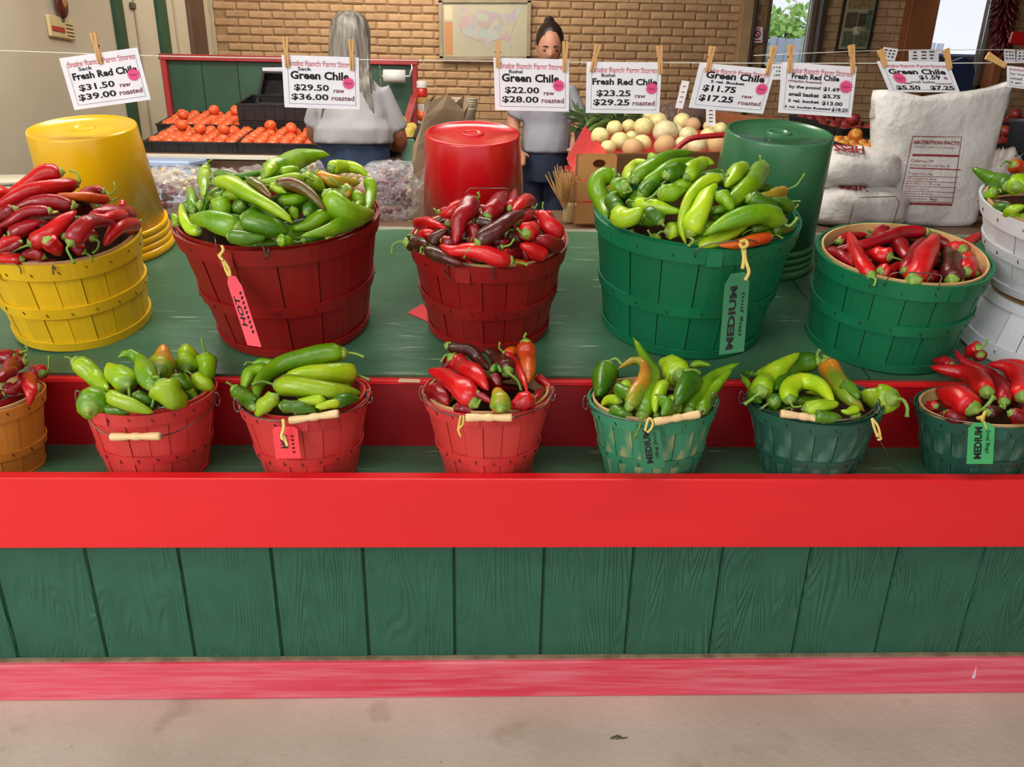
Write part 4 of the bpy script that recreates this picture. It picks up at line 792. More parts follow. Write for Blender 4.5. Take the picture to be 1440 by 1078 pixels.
card([(1100,87),(1206,93),(1197,165),(1095,157)], 'price card Fresh Red Chile by the pound with four prices', [('Fresh Red Chile', (.14, .78, .2, .31)), ('by the pound', (.12, .54, .43, .51)), ('$1.69', (.58, .8, .43, .52)), ('small basket', (.12, .53, .57, .65)), ('$5.75', (.58, .82, .57, .66)), ('5 gal. bucket', (.12, .54, .71, .79)), ('$13.00', (.58, .86, .71, .8)), ('5 gal. bucket Roasted', (.08, .7, .84, .9)), ('$18.25', (.72, .94, .83, .91))], [('(Waitlist Roasted)', (.1, .55, .33, .39))], (.88, .4, .1))
card([(1233,86),(1331,88),(1350,130),(1248,130)], 'price card Green Chile one fifty-nine before the tall white sack', [('Green Chile', (.1, .9, .24, .42)), ('$1.59', (.5, .8, .44, .6)), ('$5.50', (.12, .46, .78, .94)), ('$7.25', (.6, .94, .78, .94)), ('small basket', (.36, .7, .62, .7), .01)], [('/lb', (.84, .9, .48, .58)), ('raw', (.26, .36, .68, .74)), ('roasted', (.7, .92, .68, .74))], (.22, .55, .1))
card([(1416,92),(1470,88),(1466,128),(1420,112)], 'cut-off price card at the right edge of the line', [('by the pound', (.1, .9, .3, .42), .01), ('small basket', (.1, .9, .5, .62), .01), ('5 gal. bucket', (.1, .9, .7, .82), .01)], None)
pinm = mat('clothespin_wood', (222, 178, 118), (202, 152, 92), rough=.6, nscale=20, stretch=(1, 1, .2))
PINS = [((131,46),(141,90),'on the leftmost price card'), ((401,51),(404,95),'at the left corner of the Sack Green Chile card'), ((494,55),(495,99),'at the right corner of the Sack Green Chile card'), ((700,57),(700,95),'at the left corner of the Bushel Green Chile card'), ((795,58),(794,101),'at the right corner of the Bushel Green Chile card'),
        ((841,62),(832,101),'leaning, left corner of the Bushel Fresh Red card'), ((927,64),(929,104),'at the right corner of the Bushel Fresh Red card'), ((1002,65),(995,101),'at the left corner of the 5 gal. Bucket card'), ((1089,65),(1079,104),'at the right corner of the 5 gal. Bucket card'), ((1113,63),(1110,102),'at the left corner of the by-the-pound card'), ((1197,63),(1200,103),'at the right corner of the by-the-pound card'),
        ((1238,70),(1245,94),'at the left corner of the card before the white sack'), ((1330,69),(1336,97),'at the right corner of the card before the white sack'), ((1388,78),(1414,93),'lying sideways at the cut-off right card')]
for p, q, l in PINS:
    A, B_ = atY(p[0], p[1], YS-.004), atY(q[0], q[1], YS-.004); d = (B_-A); L = d.length; d.normalize(); e = empty('clothespin', A); tag(e, 'wooden clothespin '+l, 'clothespin', 'clothespins on the string')
    sd = d.cross(Vector((0, 1, 0))).normalized()
    for s_ in (-1, 1):
        m_ = MB(); pts = [A+sd*(.0052*s_), A+d*L*.45+sd*(.0030*s_), A+d*L+sd*(.0034*s_)]
        m_.tube([v for v in pts], [.0046, .0044, .0030], 4, phase=PI/4, flat=1.5); o = m_.build('prong', pinm, None, at=A); o.parent = e; o.location = (0, 0, 0)
    m_ = MB(); m_.tube([A+d*L*.42-sd*.009, A+d*L*.42+sd*.009], .0026, 8); o = m_.build('spring', wire, None, at=A); o.parent = e; o.location = (0, 0, 0)
# ================================================================== BACK SHELVES BEHIND THE STAND
ZL = .925
darkwood = mat('dark_table_wood', (104, 74, 52), (84, 58, 40), rough=.6, nscale=4, stretch=(.2, 1, 1))
def table(name, label, x0, x1, y0, y1, z, m, floorz=.0, th=.03):
    e = empty(name, ((x0+x1)/2, (y0+y1)/2, floorz)); tag(e, label, 'table')
    def sub(mb, nm): o = mb.build(nm, m, None); o.parent = e; o.matrix_parent_inverse = Matrix.Translation(-e.location)
    sub(MB().box(((x0+x1)/2, (y0+y1)/2, z-th/2), (x1-x0, y1-y0, th), bev=.003), 'tabletop'); sub(MB().box(((x0+x1)/2, y0+.03, z-th-.04), (x1-x0-.06, .02, .08)), 'apron')
    for x in (x0+.05, x1-.05):
        for y in (y0+.05, y1-.05): sub(MB().box((x, y, (z-th+floorz)/2), (.05, .05, z-th-floorz)), 'leg')
    return e
X = lambda px, Y, py=200: atY(px, py, Y).x
Z = lambda py, Y, px=720: atY(px, py, Y).z
table('packing_table', 'low table behind the stand under the clear snack bags', X(150, 2.9), .06, 2.70, 3.30, ZL, darkwood)
table('produce_table', 'table behind the stand under the wooden crate and white sacks', .27, 2.75, 2.70, 3.22, ZL, darkwood)
# clear bags with dried goods
bagsh = bpy.data.materials.new('clear_film'); bagsh.use_nodes = True; bb = bagsh.node_tree.nodes['Principled BSDF']; bb.inputs['Base Color'].default_value = (.9, .9, .92, 1); bb.inputs['Roughness'].default_value = .1
bb.inputs['Alpha'].default_value = .17; bb.inputs['Coat Weight'].default_value = 1; tn = bagsh.node_tree.nodes.new('ShaderNodeTexNoise'); tn.inputs['Scale'].default_value = 34; tn.inputs['Distortion'].default_value = 1.2
tb = bagsh.node_tree.nodes.new('ShaderNodeBump'); tb.inputs['Strength'].default_value = 1; tb.inputs['Distance'].default_value = .02; tcc = bagsh.node_tree.nodes.new('ShaderNodeTexCoord'); bagsh.node_tree.links.new(tcc.outputs['Object'], tn.inputs[0])
bagsh.node_tree.links.new(tn.outputs[0], tb.inputs['Height']); bagsh.node_tree.links.new(tb.outputs[0], bb.inputs['Normal'])
snack = [mat('purple_pieces', (84, 44, 62), (150, 84, 92), rough=.4, nscale=40), mat('ivory_pieces', (216, 200, 160), (186, 160, 120), rough=.5, nscale=40), mat('yellow_pieces', (216, 186, 80), (190, 150, 60), rough=.5, nscale=40)]
def crumple(c, r, seed, amp=.22, seg=22, rings=14, sq=.6):
    rr = random.Random(seed); a = [(rr.uniform(2, 7), rr.uniform(2, 7), rr.uniform(0, 6), rr.uniform(0, 6)) for _ in range(5)]
    def lump(el, q):
        s_ = 1
        for k, (f, g, p1, p2) in enumerate(a): s_ += amp/(k+1.6)*math.sin(round(f)*q+p1)*math.sin(g*el+p2)
        return s_*(1+.12*abs(math.cos(2*q)))
    return MB().ball(c, r, seg, rings, lump=lump)
BAGS = [(225,298,34,30,2.86,'shiny clear bag of dark snacks, left, nearest the yellow bucket'), (262,258,36,22,3.05,'clear bag of pale snacks behind the large red basket, left end'), (228,254,26,18,3.15,'clear bag at the left end of the rear row of snack bags'), (312,262,34,22,3.0,'clear bag half hidden behind the stemmed green chile'), (425,240,30,20,2.98,'crumpled bright clear bag peeking above the green chiles'),
        (548,288,38,38,2.88,'largest clear bag of dark dried fruit beside the red bucket'), (556,250,40,22,3.08,'clear bag of yellow and ivory snacks behind the largest bag'), (590,270,22,34,3.0,'narrow clear bag against the left side of the red bucket'), (500,256,30,20,3.05,'clear bag behind the right rim of the large red basket'), (370,252,30,18,3.1,'clear bag behind the middle of the large red basket')]
for i, (cx, cy, hw, hh, Y, lab) in enumerate(BAGS):
    D = depth(atY(cx, cy, Y)); c0 = atY(cx, cy, Y); rx, rz = hw*D/FPX, hh*D/FPX; c0.z = max(c0.z, ZL+rz*.92)
    o = crumple((0, 0, 0), (rx, .09, rz), i+3, .2).build('snack_bag', bagsh, None, False, at=(0, 0, 0)); o.location = c0; tag(o, lab, 'bag', 'clear snack bags')
    rr = random.Random(i); b = MB()
    for k in range(70):
        v = Vector((rr.gauss(0, .4), rr.gauss(0, .4), rr.gauss(0, .4)));
        if v.length > .8: v = v.normalized()*.8
        b.ball((v.x*rx, v.y*.09, v.z*rz), (.012, .012, .008), 6, 4, Matrix.Rotation(rr.uniform(0, 3), 3, 'X'))
    c = b.build('snack_pieces', snack[i % 3 if i not in (5, 0) else 0], o, True); c['kind'] = 'stuff'
# folded brown paper sack
kraft = mat('brown_paper', (150, 126, 98), (118, 96, 74), rough=.8, nscale=6, bump=.5, bscale=14)
b = MB(); c0 = atY(616, 250, 2.98); h = Z(146, 2.98)-ZL; w = .075; rings = []
for i in range(9):
    t = i/8; q = [(-w*(1-.1*t), -.07*(1-.5*t)), (0, -.075*(1-.6*t)-.01*math.sin(9*t)), (w*(1-.05*t), -.07*(1-.5*t)), (w*(1-.1*t)+.012*math.sin(7*t), 0), (w, .07*(1-.5*t)), (-.02, .07*(1-.6*t)), (-w, .07*(1-.5*t)), (-w+.015*math.sin(8*t), 0)]
    rings += [Vector((c0.x+x+.07*t*t-.03+(.02*math.sin(3*k) if i == 8 else 0), 2.98+y, ZL+h*t+(.035*math.sin(k*2.1) if i > 6 else 0))) for k, (x, y) in enumerate(q)]
b.add(rings, [(i*8+k, i*8+(k+1) % 8, (i+1)*8+(k+1) % 8, (i+1)*8+k) for i in range(8) for k in range(8)]+[tuple(range(7, -1, -1))])
tag(b.build('paper_sack', kraft, None), 'crumpled brown paper sack standing left of the red bucket', 'sack')
# plastic lids at the left
li = empty('lid_stack', atY(14, 262, 2.95)); li.location.z = ZL; tag(li, 'stack of off-white plastic lids at the left edge behind the yellow bucket', 'lids')
for k in range(7): MB().lathe([(.14, .001), (.15, .001), (.152, .012), (.145, .016), (.01, .016)], 36, (0, 0, .018*k+.001)).build('lid', mat('ivory_plastic', (206, 198, 176), (190, 182, 160), rough=.4), li, True)
#@@PART4
# ================================================================== PEOPLE
class Loft(MB):
    def loft(s, rings, seg=20, lump=None):
        """rings: (centre, rx, ry[, tilt matrix])"""
        vs = []
        for i, rg in enumerate(rings):
            c, rx, ry = Vector(rg[0]), rg[1], rg[2]; m = rg[3] if len(rg) > 3 else None
            for k in range(seg):
                q = 2*PI*k/seg; l = lump(i/(len(rings)-1), q) if lump else 1
                v = Vector((rx*l*math.cos(q), ry*l*math.sin(q), 0)); vs.append((m @ v if m else v)+c)
        n = len(rings)
        return s.add(vs, [(i*seg+k, i*seg+(k+1) % seg, (i+1)*seg+(k+1) % seg, (i+1)*seg+k) for i in range(n-1) for k in range(seg)]+[tuple(range(seg-1, -1, -1)), tuple((n-1)*seg+k for k in range(seg))])
def remesh(o, v, sm=4):
    a = o.modifiers.new('union', 'REMESH'); a.mode = 'VOXEL'; a.voxel_size = v; a.use_smooth_shade = True
    b = o.modifiers.new('soften', 'SMOOTH'); b.factor = .5; b.iterations = sm
skin = mat('warm_skin', (178, 118, 88), (162, 100, 74), rough=.5, nscale=8); skin2 = mat('light_skin', (206, 150, 122), (190, 132, 104), rough=.5, nscale=8)
tee = mat('grey_tee', (158, 156, 158), (142, 140, 143), rough=.85, nscale=7, bump=.3, bscale=9); tee2 = mat('heather_tee', (166, 166, 174), (148, 148, 158), rough=.85, nscale=7, bump=.3, bscale=9)
denim = mat('blue_denim', (44, 62, 92), (30, 44, 70), rough=.8, nscale=14); denim2 = mat('dark_denim', (28, 38, 62), (20, 28, 48), rough=.8, nscale=14)
ghair = mat('grey_hair', (128, 122, 112), (82, 76, 68), rough=.5, nscale=18, stretch=(3, 3, .3), bump=.6, bscale=20); dhair = mat('dark_hair', (48, 34, 28), (30, 20, 16), rough=.4, nscale=18, bump=.4, bscale=20)
FZ = .15
def hand(b, w, d, side, L=.10):
    """palm and five fingers continuing along direction d from wrist w"""
    d = Vector(d).normalized(); s = d.cross(Vector((0, 0, 1))).normalized()*side; u = s.cross(d).normalized()
    b.tube([w, w+d*.045, w+d*.085], [.024, .036, .036], 10, flat=.5)
    for k, (off, ln) in enumerate(((-.027, .058), (-.009, .070), (.009, .066), (.027, .052))):
        p = w+d*.08+s*off; b.tube([p, p+d*ln*.5-u*.004, p+d*ln*.8-u*.018, p+d*ln*.92-u*.032], [.0095, .009, .008, .006], 7)
    p = w+d*.03-s*.028; b.tube([p, p-s*.022+d*.02, p-s*.026+d*.045], [.011, .010, .008], 7)
def person(label, px, py_head, Y, skinm, teem, den, scale, front, lean, hip_w, torso_w, arms, hairfn, hem_z, head_z, faceTilt=0):
    x0 = atY(px, py_head, Y).x; e = empty('person', (x0, Y, FZ)); tag(e, label, 'person'); f = -1 if front else 1    # f: +1 looks to +Y
    Hh = head_z-FZ; S = scale
    L = lambda x, y, z: Vector((x, y*f, z))
    hz = Hh-.12; cz = Hh-.25; sh = Hh-.305; hip = Hh*.53; wz_ = Hh*.62
    ly = lambda z: lean*max(0, (z-hip)/(Hh-hip))**1.2
    # body: one continuous surface
    b = Loft()
    b.loft([(L(0, 0, hip-.08), hip_w*.80, .11), (L(0, 0, hip), hip_w*.88, .12), (L(0, ly(wz_), wz_), torso_w*.88, .115), (L(0, ly(sh-.16), sh-.16), torso_w*.98, .125), (L(0, ly(sh-.05), sh-.05), torso_w*1.0, .105), (L(0, ly(sh+.02), sh+.02), torso_w*.62, .07), (L(0, ly(sh+.05), sh+.05), .058, .058), (L(0, ly(cz), cz+.03), .052, .055)])
    hc = L(0, ly(hz)+lean*.06+.01, hz); rot = Matrix.Rotation(-f*faceTilt, 3, 'X')
    b.ball(hc, (.073, .092, .115), 20, 14, rot, lump=lambda a, q: 1-.10*max(0, -math.sin(a))*(1-.3*abs(math.cos(q))))
    fw = rot @ Vector((0, f, 0)); up = rot @ Vector((0, 0, 1)); rt = Vector((1, 0, 0))
    b.tube([hc+fw*.083+up*.018, hc+fw*.104-up*.018, hc+fw*.092-up*.028], [.006, .010, .008], 8)      # nose
    b.ball(hc+fw*.066-up*.085, (.022, .016, .014), 8, 6)                                             # chin
    for s in (-1, 1): b.ball(hc+rt*(.073*s)-fw*.004, (.010, .018, .028), 8, 6)                      # ears
    for s, (el, wr, hd) in arms.items():
        shp = L(torso_w*.86*s, ly(sh-.02), sh-.03); b.tube(catmull([shp, L(*el), L(*wr)], 12), [.048, .047, .046, .045, .044, .043, .042, .040, .037, .033, .028, .025], 12)
        hand(b, L(*wr), L(*hd), s*f)
    for s in (-1, 1):
        b.tube([L(hip_w*.46*s, 0, hip-.04), L(hip_w*.48*s, .015, hip*.55), L(hip_w*.46*s, -.005, .09), L(hip_w*.46*s, 0, .05)], [hip_w*.38, .052, .036, .040], 12)
        b.tube([L(hip_w*.46*s, -.05, .04), L(hip_w*.46*s, .10, .032), L(hip_w*.46*s, .16, .025)], [.036, .036, .02], 10)
    o = b.build('body', skinm, e); remesh(o, .011, 3)
    # shirt
    t = Loft(); hemz = hem_z-FZ
    t.loft([(L(0, 0, hemz), hip_w+.012, .155), (L(0, .005, hemz+.07), hip_w*.99+.01, .15), (L(0, ly(wz_), (hemz+sh)/2-.03), torso_w+.012, .14), (L(0, ly(sh-.13), sh-.13), torso_w+.020, .145), (L(0, ly(sh-.04), sh-.04), torso_w+.006, .12), (L(0, ly(sh+.015), sh+.018), torso_w*.66, .082), (L(0, ly(sh+.05), sh+.045), .066, .066)], 28,
           lump=lambda a, q: 1+.022*math.sin(5*q+7*a)+.018*math.sin(9*q-11*a)*(1-a)+.016*math.sin(26*a+2*q))
    for s, (el, wr, hd) in arms.items():
        shp = L(torso_w*.84*s, ly(sh-.02), sh-.03); d = (L(*el)-shp); t.tube([shp, shp+d*.35, shp+d*.8, shp+d*.86], [.056, .060, .064, .061], 14)
    o = t.build('shirt', teem, e); remesh(o, .011, 2)
    # trousers
    j = Loft(); j.loft([(L(0, 0, hip-.10), hip_w*.97, .15), (L(0, 0, hip-.02), hip_w+.002, .148), (L(0, 0, hip+.07), hip_w*.98, .14), (L(0, .003, hem_z-FZ+.05), hip_w*.96, .134)])
    for s in (-1, 1): j.tube([L(hip_w*.48*s, 0, hip-.03), L(hip_w*.49*s, .005, hip*.78), L(hip_w*.49*s, .012, hip*.5), L(hip_w*.47*s, 0, .12), L(hip_w*.47*s, 0, .06)], [hip_w*.50, hip_w*.47, .078, .062, .064], 16)
    o = j.build('jeans', den, e); remesh(o, .012, 2)
    for s in (-1, 1):
        k = MB(); k.tube([L(hip_w*.46*s, -.07, .045), L(hip_w*.46*s, 0, .05), L(hip_w*.46*s, .12, .04), L(hip_w*.46*s, .19, .03)], [.040, .046, .044, .026], 12, flat=.9); k.build('shoe', mat('dark_shoe', (44, 42, 46)), e, True)
    hairfn(e, L, hc, rot, f, sh, ly)
    if front:
        for s in (-1, 1):
            k = MB(); k.ball(hc+fw*.080+rt*(.030*s)+up*.006, (.013, .006, .005), 8, 6); k.build('eye', mat('eye_dark', (40, 26, 20), rough=.2), e, True)
            k = MB(); k.tube([hc+fw*.080+rt*(.046*s)+up*.026, hc+fw*.088+rt*(.030*s)+up*.032, hc+fw*.088+rt*(.014*s)+up*.028], [.002, .004, .003], 6); k.build('eyebrow', dhair, e, True)
        k = MB(); k.tube([hc+fw*.078-rt*.022-up*.050, hc+fw*.090-up*.049, hc+fw*.078+rt*.022-up*.050], [.002, .006, .002], 8, flat=.7); k.build('lips', mat('lips', (160, 84, 76)), e, True)
    return e
def long_hair(e, L, hc, rot, f, sh, ly):
    b = Loft(); lp = lambda a, q: 1+.035*math.sin(11*q+3*a)+.03*math.sin(17*q-5*a)
    c = lambda z, dy: Vector((hc.x, hc.y+dy*f, z)); z = hc.z
    b.loft([(c(z+.126, -.005), .02, .025), (c(z+.118, -.008), .052, .062), (c(z+.09, -.012), .078, .092), (c(z+.04, -.02), .090, .102), (c(z-.03, -.035), .093, .098), (c(z-.10, -.062), .094, .078), (c(z-.16, -.092), .104, .058), (c(z-.22, -.118), .118, .042), (c(z-.28, -.132), .126, .032), (c(z-.33, -.138), .10, .020), (c(z-.36, -.14), .06, .01)], 44, lp)
    b.build('hair', ghair, e, True)
    rr = random.Random(3); k = MB()
    for i in range(46):
        a = rr.uniform(-1.15, 1.15); x = .1*math.sin(a)
        P = [c(z+.10, -.05-.02*math.cos(a))+Vector((x*.5, 0, 0)), c(z+.02, -.10+.04*abs(math.sin(a)))+Vector((x*.95, 0, 0)), c(z-.10, -.12+.03*abs(math.sin(a)))+Vector((x*1.0, 0, 0)), c(z-.22, -.155)+Vector((x*1.15+rr.uniform(-.01, .01), 0, 0)), c(z-.33-rr.uniform(0, .06), -.165)+Vector((x*1.3+rr.uniform(-.02, .02), 0, 0))]
        k.tube(catmull(P, 10), [.006]*9+[.002], 5)
    o = k.build('hair_locks', ghair, e, True); o['kind'] = 'stuff'
def tied_hair(e, L, hc, rot, f, sh, ly):
    b = MB(); up = rot @ Vector((0, 0, 1)); fw = rot @ Vector((0, f, 0))
    b.ball(hc+up*.028-fw*.022, (.082, .090, .104), 24, 16, rot, lump=lambda a, q: 1+.02*math.sin(14*q)); b.build('hair', dhair, e, True)
    k = MB(); k.tube(catmull([hc+up*.07-fw*.08, hc+up*.10-fw*.12, hc+up*.04-fw*.145, hc-up*.06-fw*.13, hc-up*.16-fw*.11], 12), [.022, .03, .034, .036, .036, .034, .032, .03, .027, .022, .016, .006], 10); k.build('ponytail', dhair, e, True)
    k = MB(); k.tube([hc+up*.080-fw*.078, hc+up*.088-fw*.096], .028, 12); k.build('hair_tie', mat('hair_tie', (150, 120, 60)), e, True)
person('woman with long grey hair seen from behind, grey T-shirt, at the tomato crates', 489, 60, 3.80, skin, tee, denim, 1, False, .10, .182, .150,
       {1: ((.215, .08, 1.03), (.16, .28, .98), (-.3, .9, -.1)), -1: ((-.205, .10, 1.05), (-.15, .32, .98), (.2, .9, -.1))}, long_hair, atY(485, 201, 3.8).z, atY(490, 14, 3.8).z)
person('woman with tied dark hair facing the stand, looking down, grey T-shirt, dark jeans', 772, 60, 4.70, skin2, tee2, denim2, 1, True, .05, .140, .128,
       {1: ((.195, .03, 1.10), (.15, .16, .98), (.15, .8, -.3)), -1: ((-.20, .02, 1.10), (-.17, .10, .95), (.1, .8, -.4))}, tied_hair, atY(770, 214, 4.7).z, atY(780, 35, 4.7).z, .38)

# ================================================================== TOMATO STAND
TY = 4.06; tz = Z(217, TY, 300); sl = math.radians(10)
def tp(x, s, h=0): return Vector((x, TY+s*math.cos(sl)-h*math.sin(sl), tz+s*math.sin(sl)+h*math.cos(sl)))
trot = Matrix.Rotation(sl, 3, 'X')
crate_m = mat('black_crate_plastic', (28, 26, 27), (38, 35, 36), rough=.45, nscale=20)
ts = empty('tomato_stand', (0, 0, 0)); tag(ts, 'sloped produce stand with red-framed green backboard behind the grey-haired woman', 'stand')
xa, xb = X(200, TY, 215), X(588, TY, 215); xc, xd = X(232, 4.95, 100), X(583, 4.95, 100)
b = MB(); b.hexa([tp(xa, 0, -.03), tp(xb, 0, -.03), tp(xb, .9, -.03), tp(xa, .9, -.03), tp(xa, 0, 0), tp(xb, 0, 0), tp(xb, .9, 0), tp(xa, .9, 0)]); b.build('sloped_shelf', darkwood, ts)
b = MB(); b.box(((xa+xb)/2, TY-.012, tz-.012), (xb-xa, .02, .022), bev=.002); b.build('edge_strip', mat('cream_strip', (222, 214, 196)), ts)
b = MB(); b.box(((xa+xb)/2, TY+.01, tz-.16), (xb-xa-.04, .02, .26)); b.build('front_panel', mat('brown_panel', (122, 88, 66), (100, 70, 50), rough=.7, nscale=5, stretch=(.2, 1, 1)), ts)
yb_ = 4.98; z0b = 1.12; z1b = Z(84, yb_, 400)
nb = 7
for i in range(nb): MB().box((xc+(xd-xc)*(i+.5)/nb, yb_, (z0b+z1b)/2), ((xd-xc)/nb-.006, .02, z1b-z0b)).build('backboard', greenp, ts)
redfr = mat('frame_red_paint', (176, 50, 50), (156, 40, 42), rough=.5, nscale=6)
MB().box(((xc+xd)/2, yb_-.02, z1b), (xd-xc+.05, .05, .035), bev=.004).build('frame_top', redfr, ts)
for x in (xc, xd): MB().box((x, yb_-.02, (z0b+z1b)/2-.02), (.035, .05, z1b-z0b), bev=.004).build('frame_side', redfr, ts)
MB().hexa([Vector((xd-.05, TY+.0, tz-.05)), Vector((xd-.01, TY, tz-.05)), Vector((xd+.02, yb_-.1, 1.35)), Vector((xd-.02, yb_-.1, 1.35)), Vector((xd-.05, TY, tz-.02)), Vector((xd-.01, TY, tz-.02)), Vector((xd+.02, yb_-.1, 1.40)), Vector((xd-.02, yb_-.1, 1.40))]).build('side_rail', redfr, ts)
for x in (xa+.06, xb-.06):
    for y in (TY+.06, yb_-.06): MB().box((x, y, (tz-.05+FZ)/2), (.06, .06, tz-.05-FZ)).build('leg', darkwood, ts)
def crate(x, s, w, d, h, label, h0=0, mtx=None):
    e = empty('produce_crate'); M = mtx or (Matrix.Translation(tp(x, s, h0+.001)) @ trot.to_4x4()); e.matrix_world = M; tag(e, label, 'crate', 'black produce crates'); t = .008
    MB().box((0, 0, .004), (w, d, .006)).build('crate_bottom', crate_m, e)
    for nm, c, dd in (('crate_front', (0, -d/2, h/2), (w, t, h)), ('crate_back', (0, d/2, h/2), (w, t, h)), ('crate_side', (-w/2, 0, h/2), (t, d, h)), ('crate_side', (w/2, 0, h/2), (t, d, h))):
        b = MB(); b.box(c, dd); horiz = nm != 'crate_side'
        for k in range(7):   # stiffening ribs, rim
            u = -.5+(k+.5)/7; cc = (c[0]+(dd[0]*u if horiz else 0), c[1]+(0 if horiz else dd[1]*u), c[2])
            b.box(cc, (.006, t+.008, h*.8) if horiz else (t+.008, .006, h*.8))
        b.box((c[0], c[1], h), (dd[0]+.008, dd[1]+.008, .008)); b.build(nm, crate_m, e)
    return M
fruit_cache = {}
def fruit(kind, m, P, r, label, cat, group, shape=(1, 1, .88), stem=True):
    key = (kind, m.name)
    if key not in fruit_cache:
        b = MB(); b.ball((0, 0, 0), shape, 14, 10, lump=lambda a, q: 1+.03*math.cos(5*q)*math.cos(a)-.10*max(0, math.sin(a)-.92)*8); me = b.mesh(kind); me.materials.append(m)
        for p in me.polygons: p.use_smooth = True
        k = MB(); k.tube([(0, 0, .8), (0, .03, .98)], [.10, .05], 6); sm = k.mesh('stem'); sm.materials.append(stemm); fruit_cache[key] = (me, sm)
    me, sm = fruit_cache[key]; o = bpy.data.objects.new(kind, me); COL.objects.link(o); o.location = P; o.scale = (r, r, r)
    o.rotation_euler = (R.uniform(-.7, .7), R.uniform(-.7, .7), R.uniform(0, 6)); tag(o, label, cat, group)
    if stem: c = bpy.data.objects.new('stem', sm); COL.objects.link(c); c.parent = o
    return o
tomm = mat('tomato_skin', (228, 82, 40), (236, 116, 62), rough=.3, nscale=2, rnd=.1); sqm = mat('squash_skin', (226, 196, 96), (206, 176, 70), rough=.4, nscale=3)
def fill_crate(M, w, d, h, m, r, name, lab, cat, group, rows, cols, pile=1, lift=.6):
    for i in range(rows):
        for j in range(cols):
            P = M @ Vector((-w/2+r+.008+(w-2*r-.016)*j/(cols-1)+R.uniform(-.003, .003), -d/2+r+.008+(d-2*r-.016)*(i/(rows-1) if rows > 1 else .5), h*lift+r*.35+R.uniform(-.003, .003)))
            rn = ('front row', 'second row', 'third row', 'fourth row', 'rear row')[i] if rows > 3 else ('front row', 'middle row', 'rear row')[i]
            cn = ('first', 'second', 'third', 'fourth', 'fifth', 'sixth', 'seventh')[j]
            fruit(name, m, P, r*R.uniform(.92, 1.03), '%s, %s, %s from left' % (lab.replace(' lying', ''), rn, cn), cat, group)
    for j in range(pile):
        P = M @ Vector(((-w/2+1.5*r+(w-3*r)*(j+.5)/pile), R.uniform(-d/2+2*r, d/2-2*r), h*lift+r*1.7)); fruit(name, m, P, r*.96, lab.replace(' lying', '')+', on top, '+('left', 'middle', 'right')[j], cat, group)
f1, f2 = (X(207, TY+.03, 205)+X(333, TY+.03, 205))/2, (X(335, TY+.03, 205)+X(462, TY+.03, 205))/2; cw = .49
M_ = crate(f1, .21, cw-.01, .36, .05, 'low black crate of tomatoes, front left on the tomato stand'); fill_crate(M_, cw-.01, .36, .05, tomm, .034, 'tomato', 'orange-red tomato lying in the front left crate', 'tomato', 'tomatoes in the front left crate', 5, 7, 3)
M_ = crate(f2, .21, cw-.01, .36, .05, 'low black crate of tomatoes left of the grey-haired woman'); fill_crate(M_, cw-.01, .36, .05, tomm, .034, 'tomato', 'orange-red tomato lying in the crate beside the woman', 'tomato', 'tomatoes in the crate beside the woman', 5, 7, 3)
f3 = (X(226, TY+.45, 175)+X(343, TY+.45, 175))/2
M_ = crate(f3, .62, cw, .36, .055, 'black crate of tomatoes at the rear left against the green board'); fill_crate(M_, cw, .36, .055, tomm, .034, 'tomato', 'orange-red tomato lying in the rear left crate', 'tomato', 'tomatoes in the rear left crate', 5, 7, 3)
f4 = (X(343, TY+.45, 160)+X(438, TY+.45, 160))/2
crate(f4, .56, .40, .30, .085, 'lower black crate of the stacked pair left of the woman'); crate(f4, .56, .40, .30, .085, 'upper empty black crate of the stacked pair left of the woman', h0=.092)
Mx = Matrix.Translation(tp(f4+.03, .80, .16)) @ Matrix.Rotation(.75, 4, 'X'); crate(0, 0, .38, .26, .06, 'tilted open black crate leaning on the green board', mtx=Mx)
f5 = (X(530, TY+.03, 200)+X(566, TY+.03, 200))/2
M_ = crate(f5, .22, .26, .36, .09, 'black crate of pale yellow squash right of the grey-haired woman'); fill_crate(M_, .26, .36, .09, sqm, .042, 'squash', 'pale yellow round squash in the crate right of the woman', 'squash', 'squash in the black crate', 4, 3, 2)
# price card on the green board
qY = yb_-.04
card([(369,95),(412,94),(414,124),(373,124)], 'small price card for tomatoes pinned on the green board', [('Slicer', (.12, .5, .24, .36), .01), ('Tomatoes', (.16, .9, .4, .56), .01), ('$1.99', (.14, .8, .64, .86))], None, Y=qY, head=False)
# paper towel roll
p = atY(556, 107, yb_-.12); tr = empty('paper_towel_roll', p); tag(tr, 'white paper towel roll on a wire holder fixed to the green board', 'paper towel')
MB().tube([(-.07, 0, 0), (.06, 0, 0)], .036, 20).build('roll', mat('white_paper', (232, 232, 228)), tr, True); MB().tube([(-.07, .09, .075), (.09, .09, .075), (.10, .02, .05), (.085, 0, 0), (-.08, 0, 0)], .005, 6).build('holder', mat('white_wire', (220, 220, 214)), tr, True)
# blue-white cooler under the stand
b = MB(); p = atY(235, 232, TY-.22); w_ = empty('cooler', (p.x, TY-.22, FZ)); tag(w_, 'pale blue cooler box in front of the tomato stand, left', 'cooler')
ch = Z(224, TY-.36)-FZ-.035; MB().box((0, 0, ch/2), (.30, .24, ch-.06), bev=.015).build('body', mat('pale_blue_plastic', (176, 196, 226), (160, 182, 216), rough=.35), w_); MB().box((0, 0, ch-.015), (.31, .25, .03), bev=.008).build('cooler_lid', mat('pale_blue_plastic', (176, 196, 226)), w_)
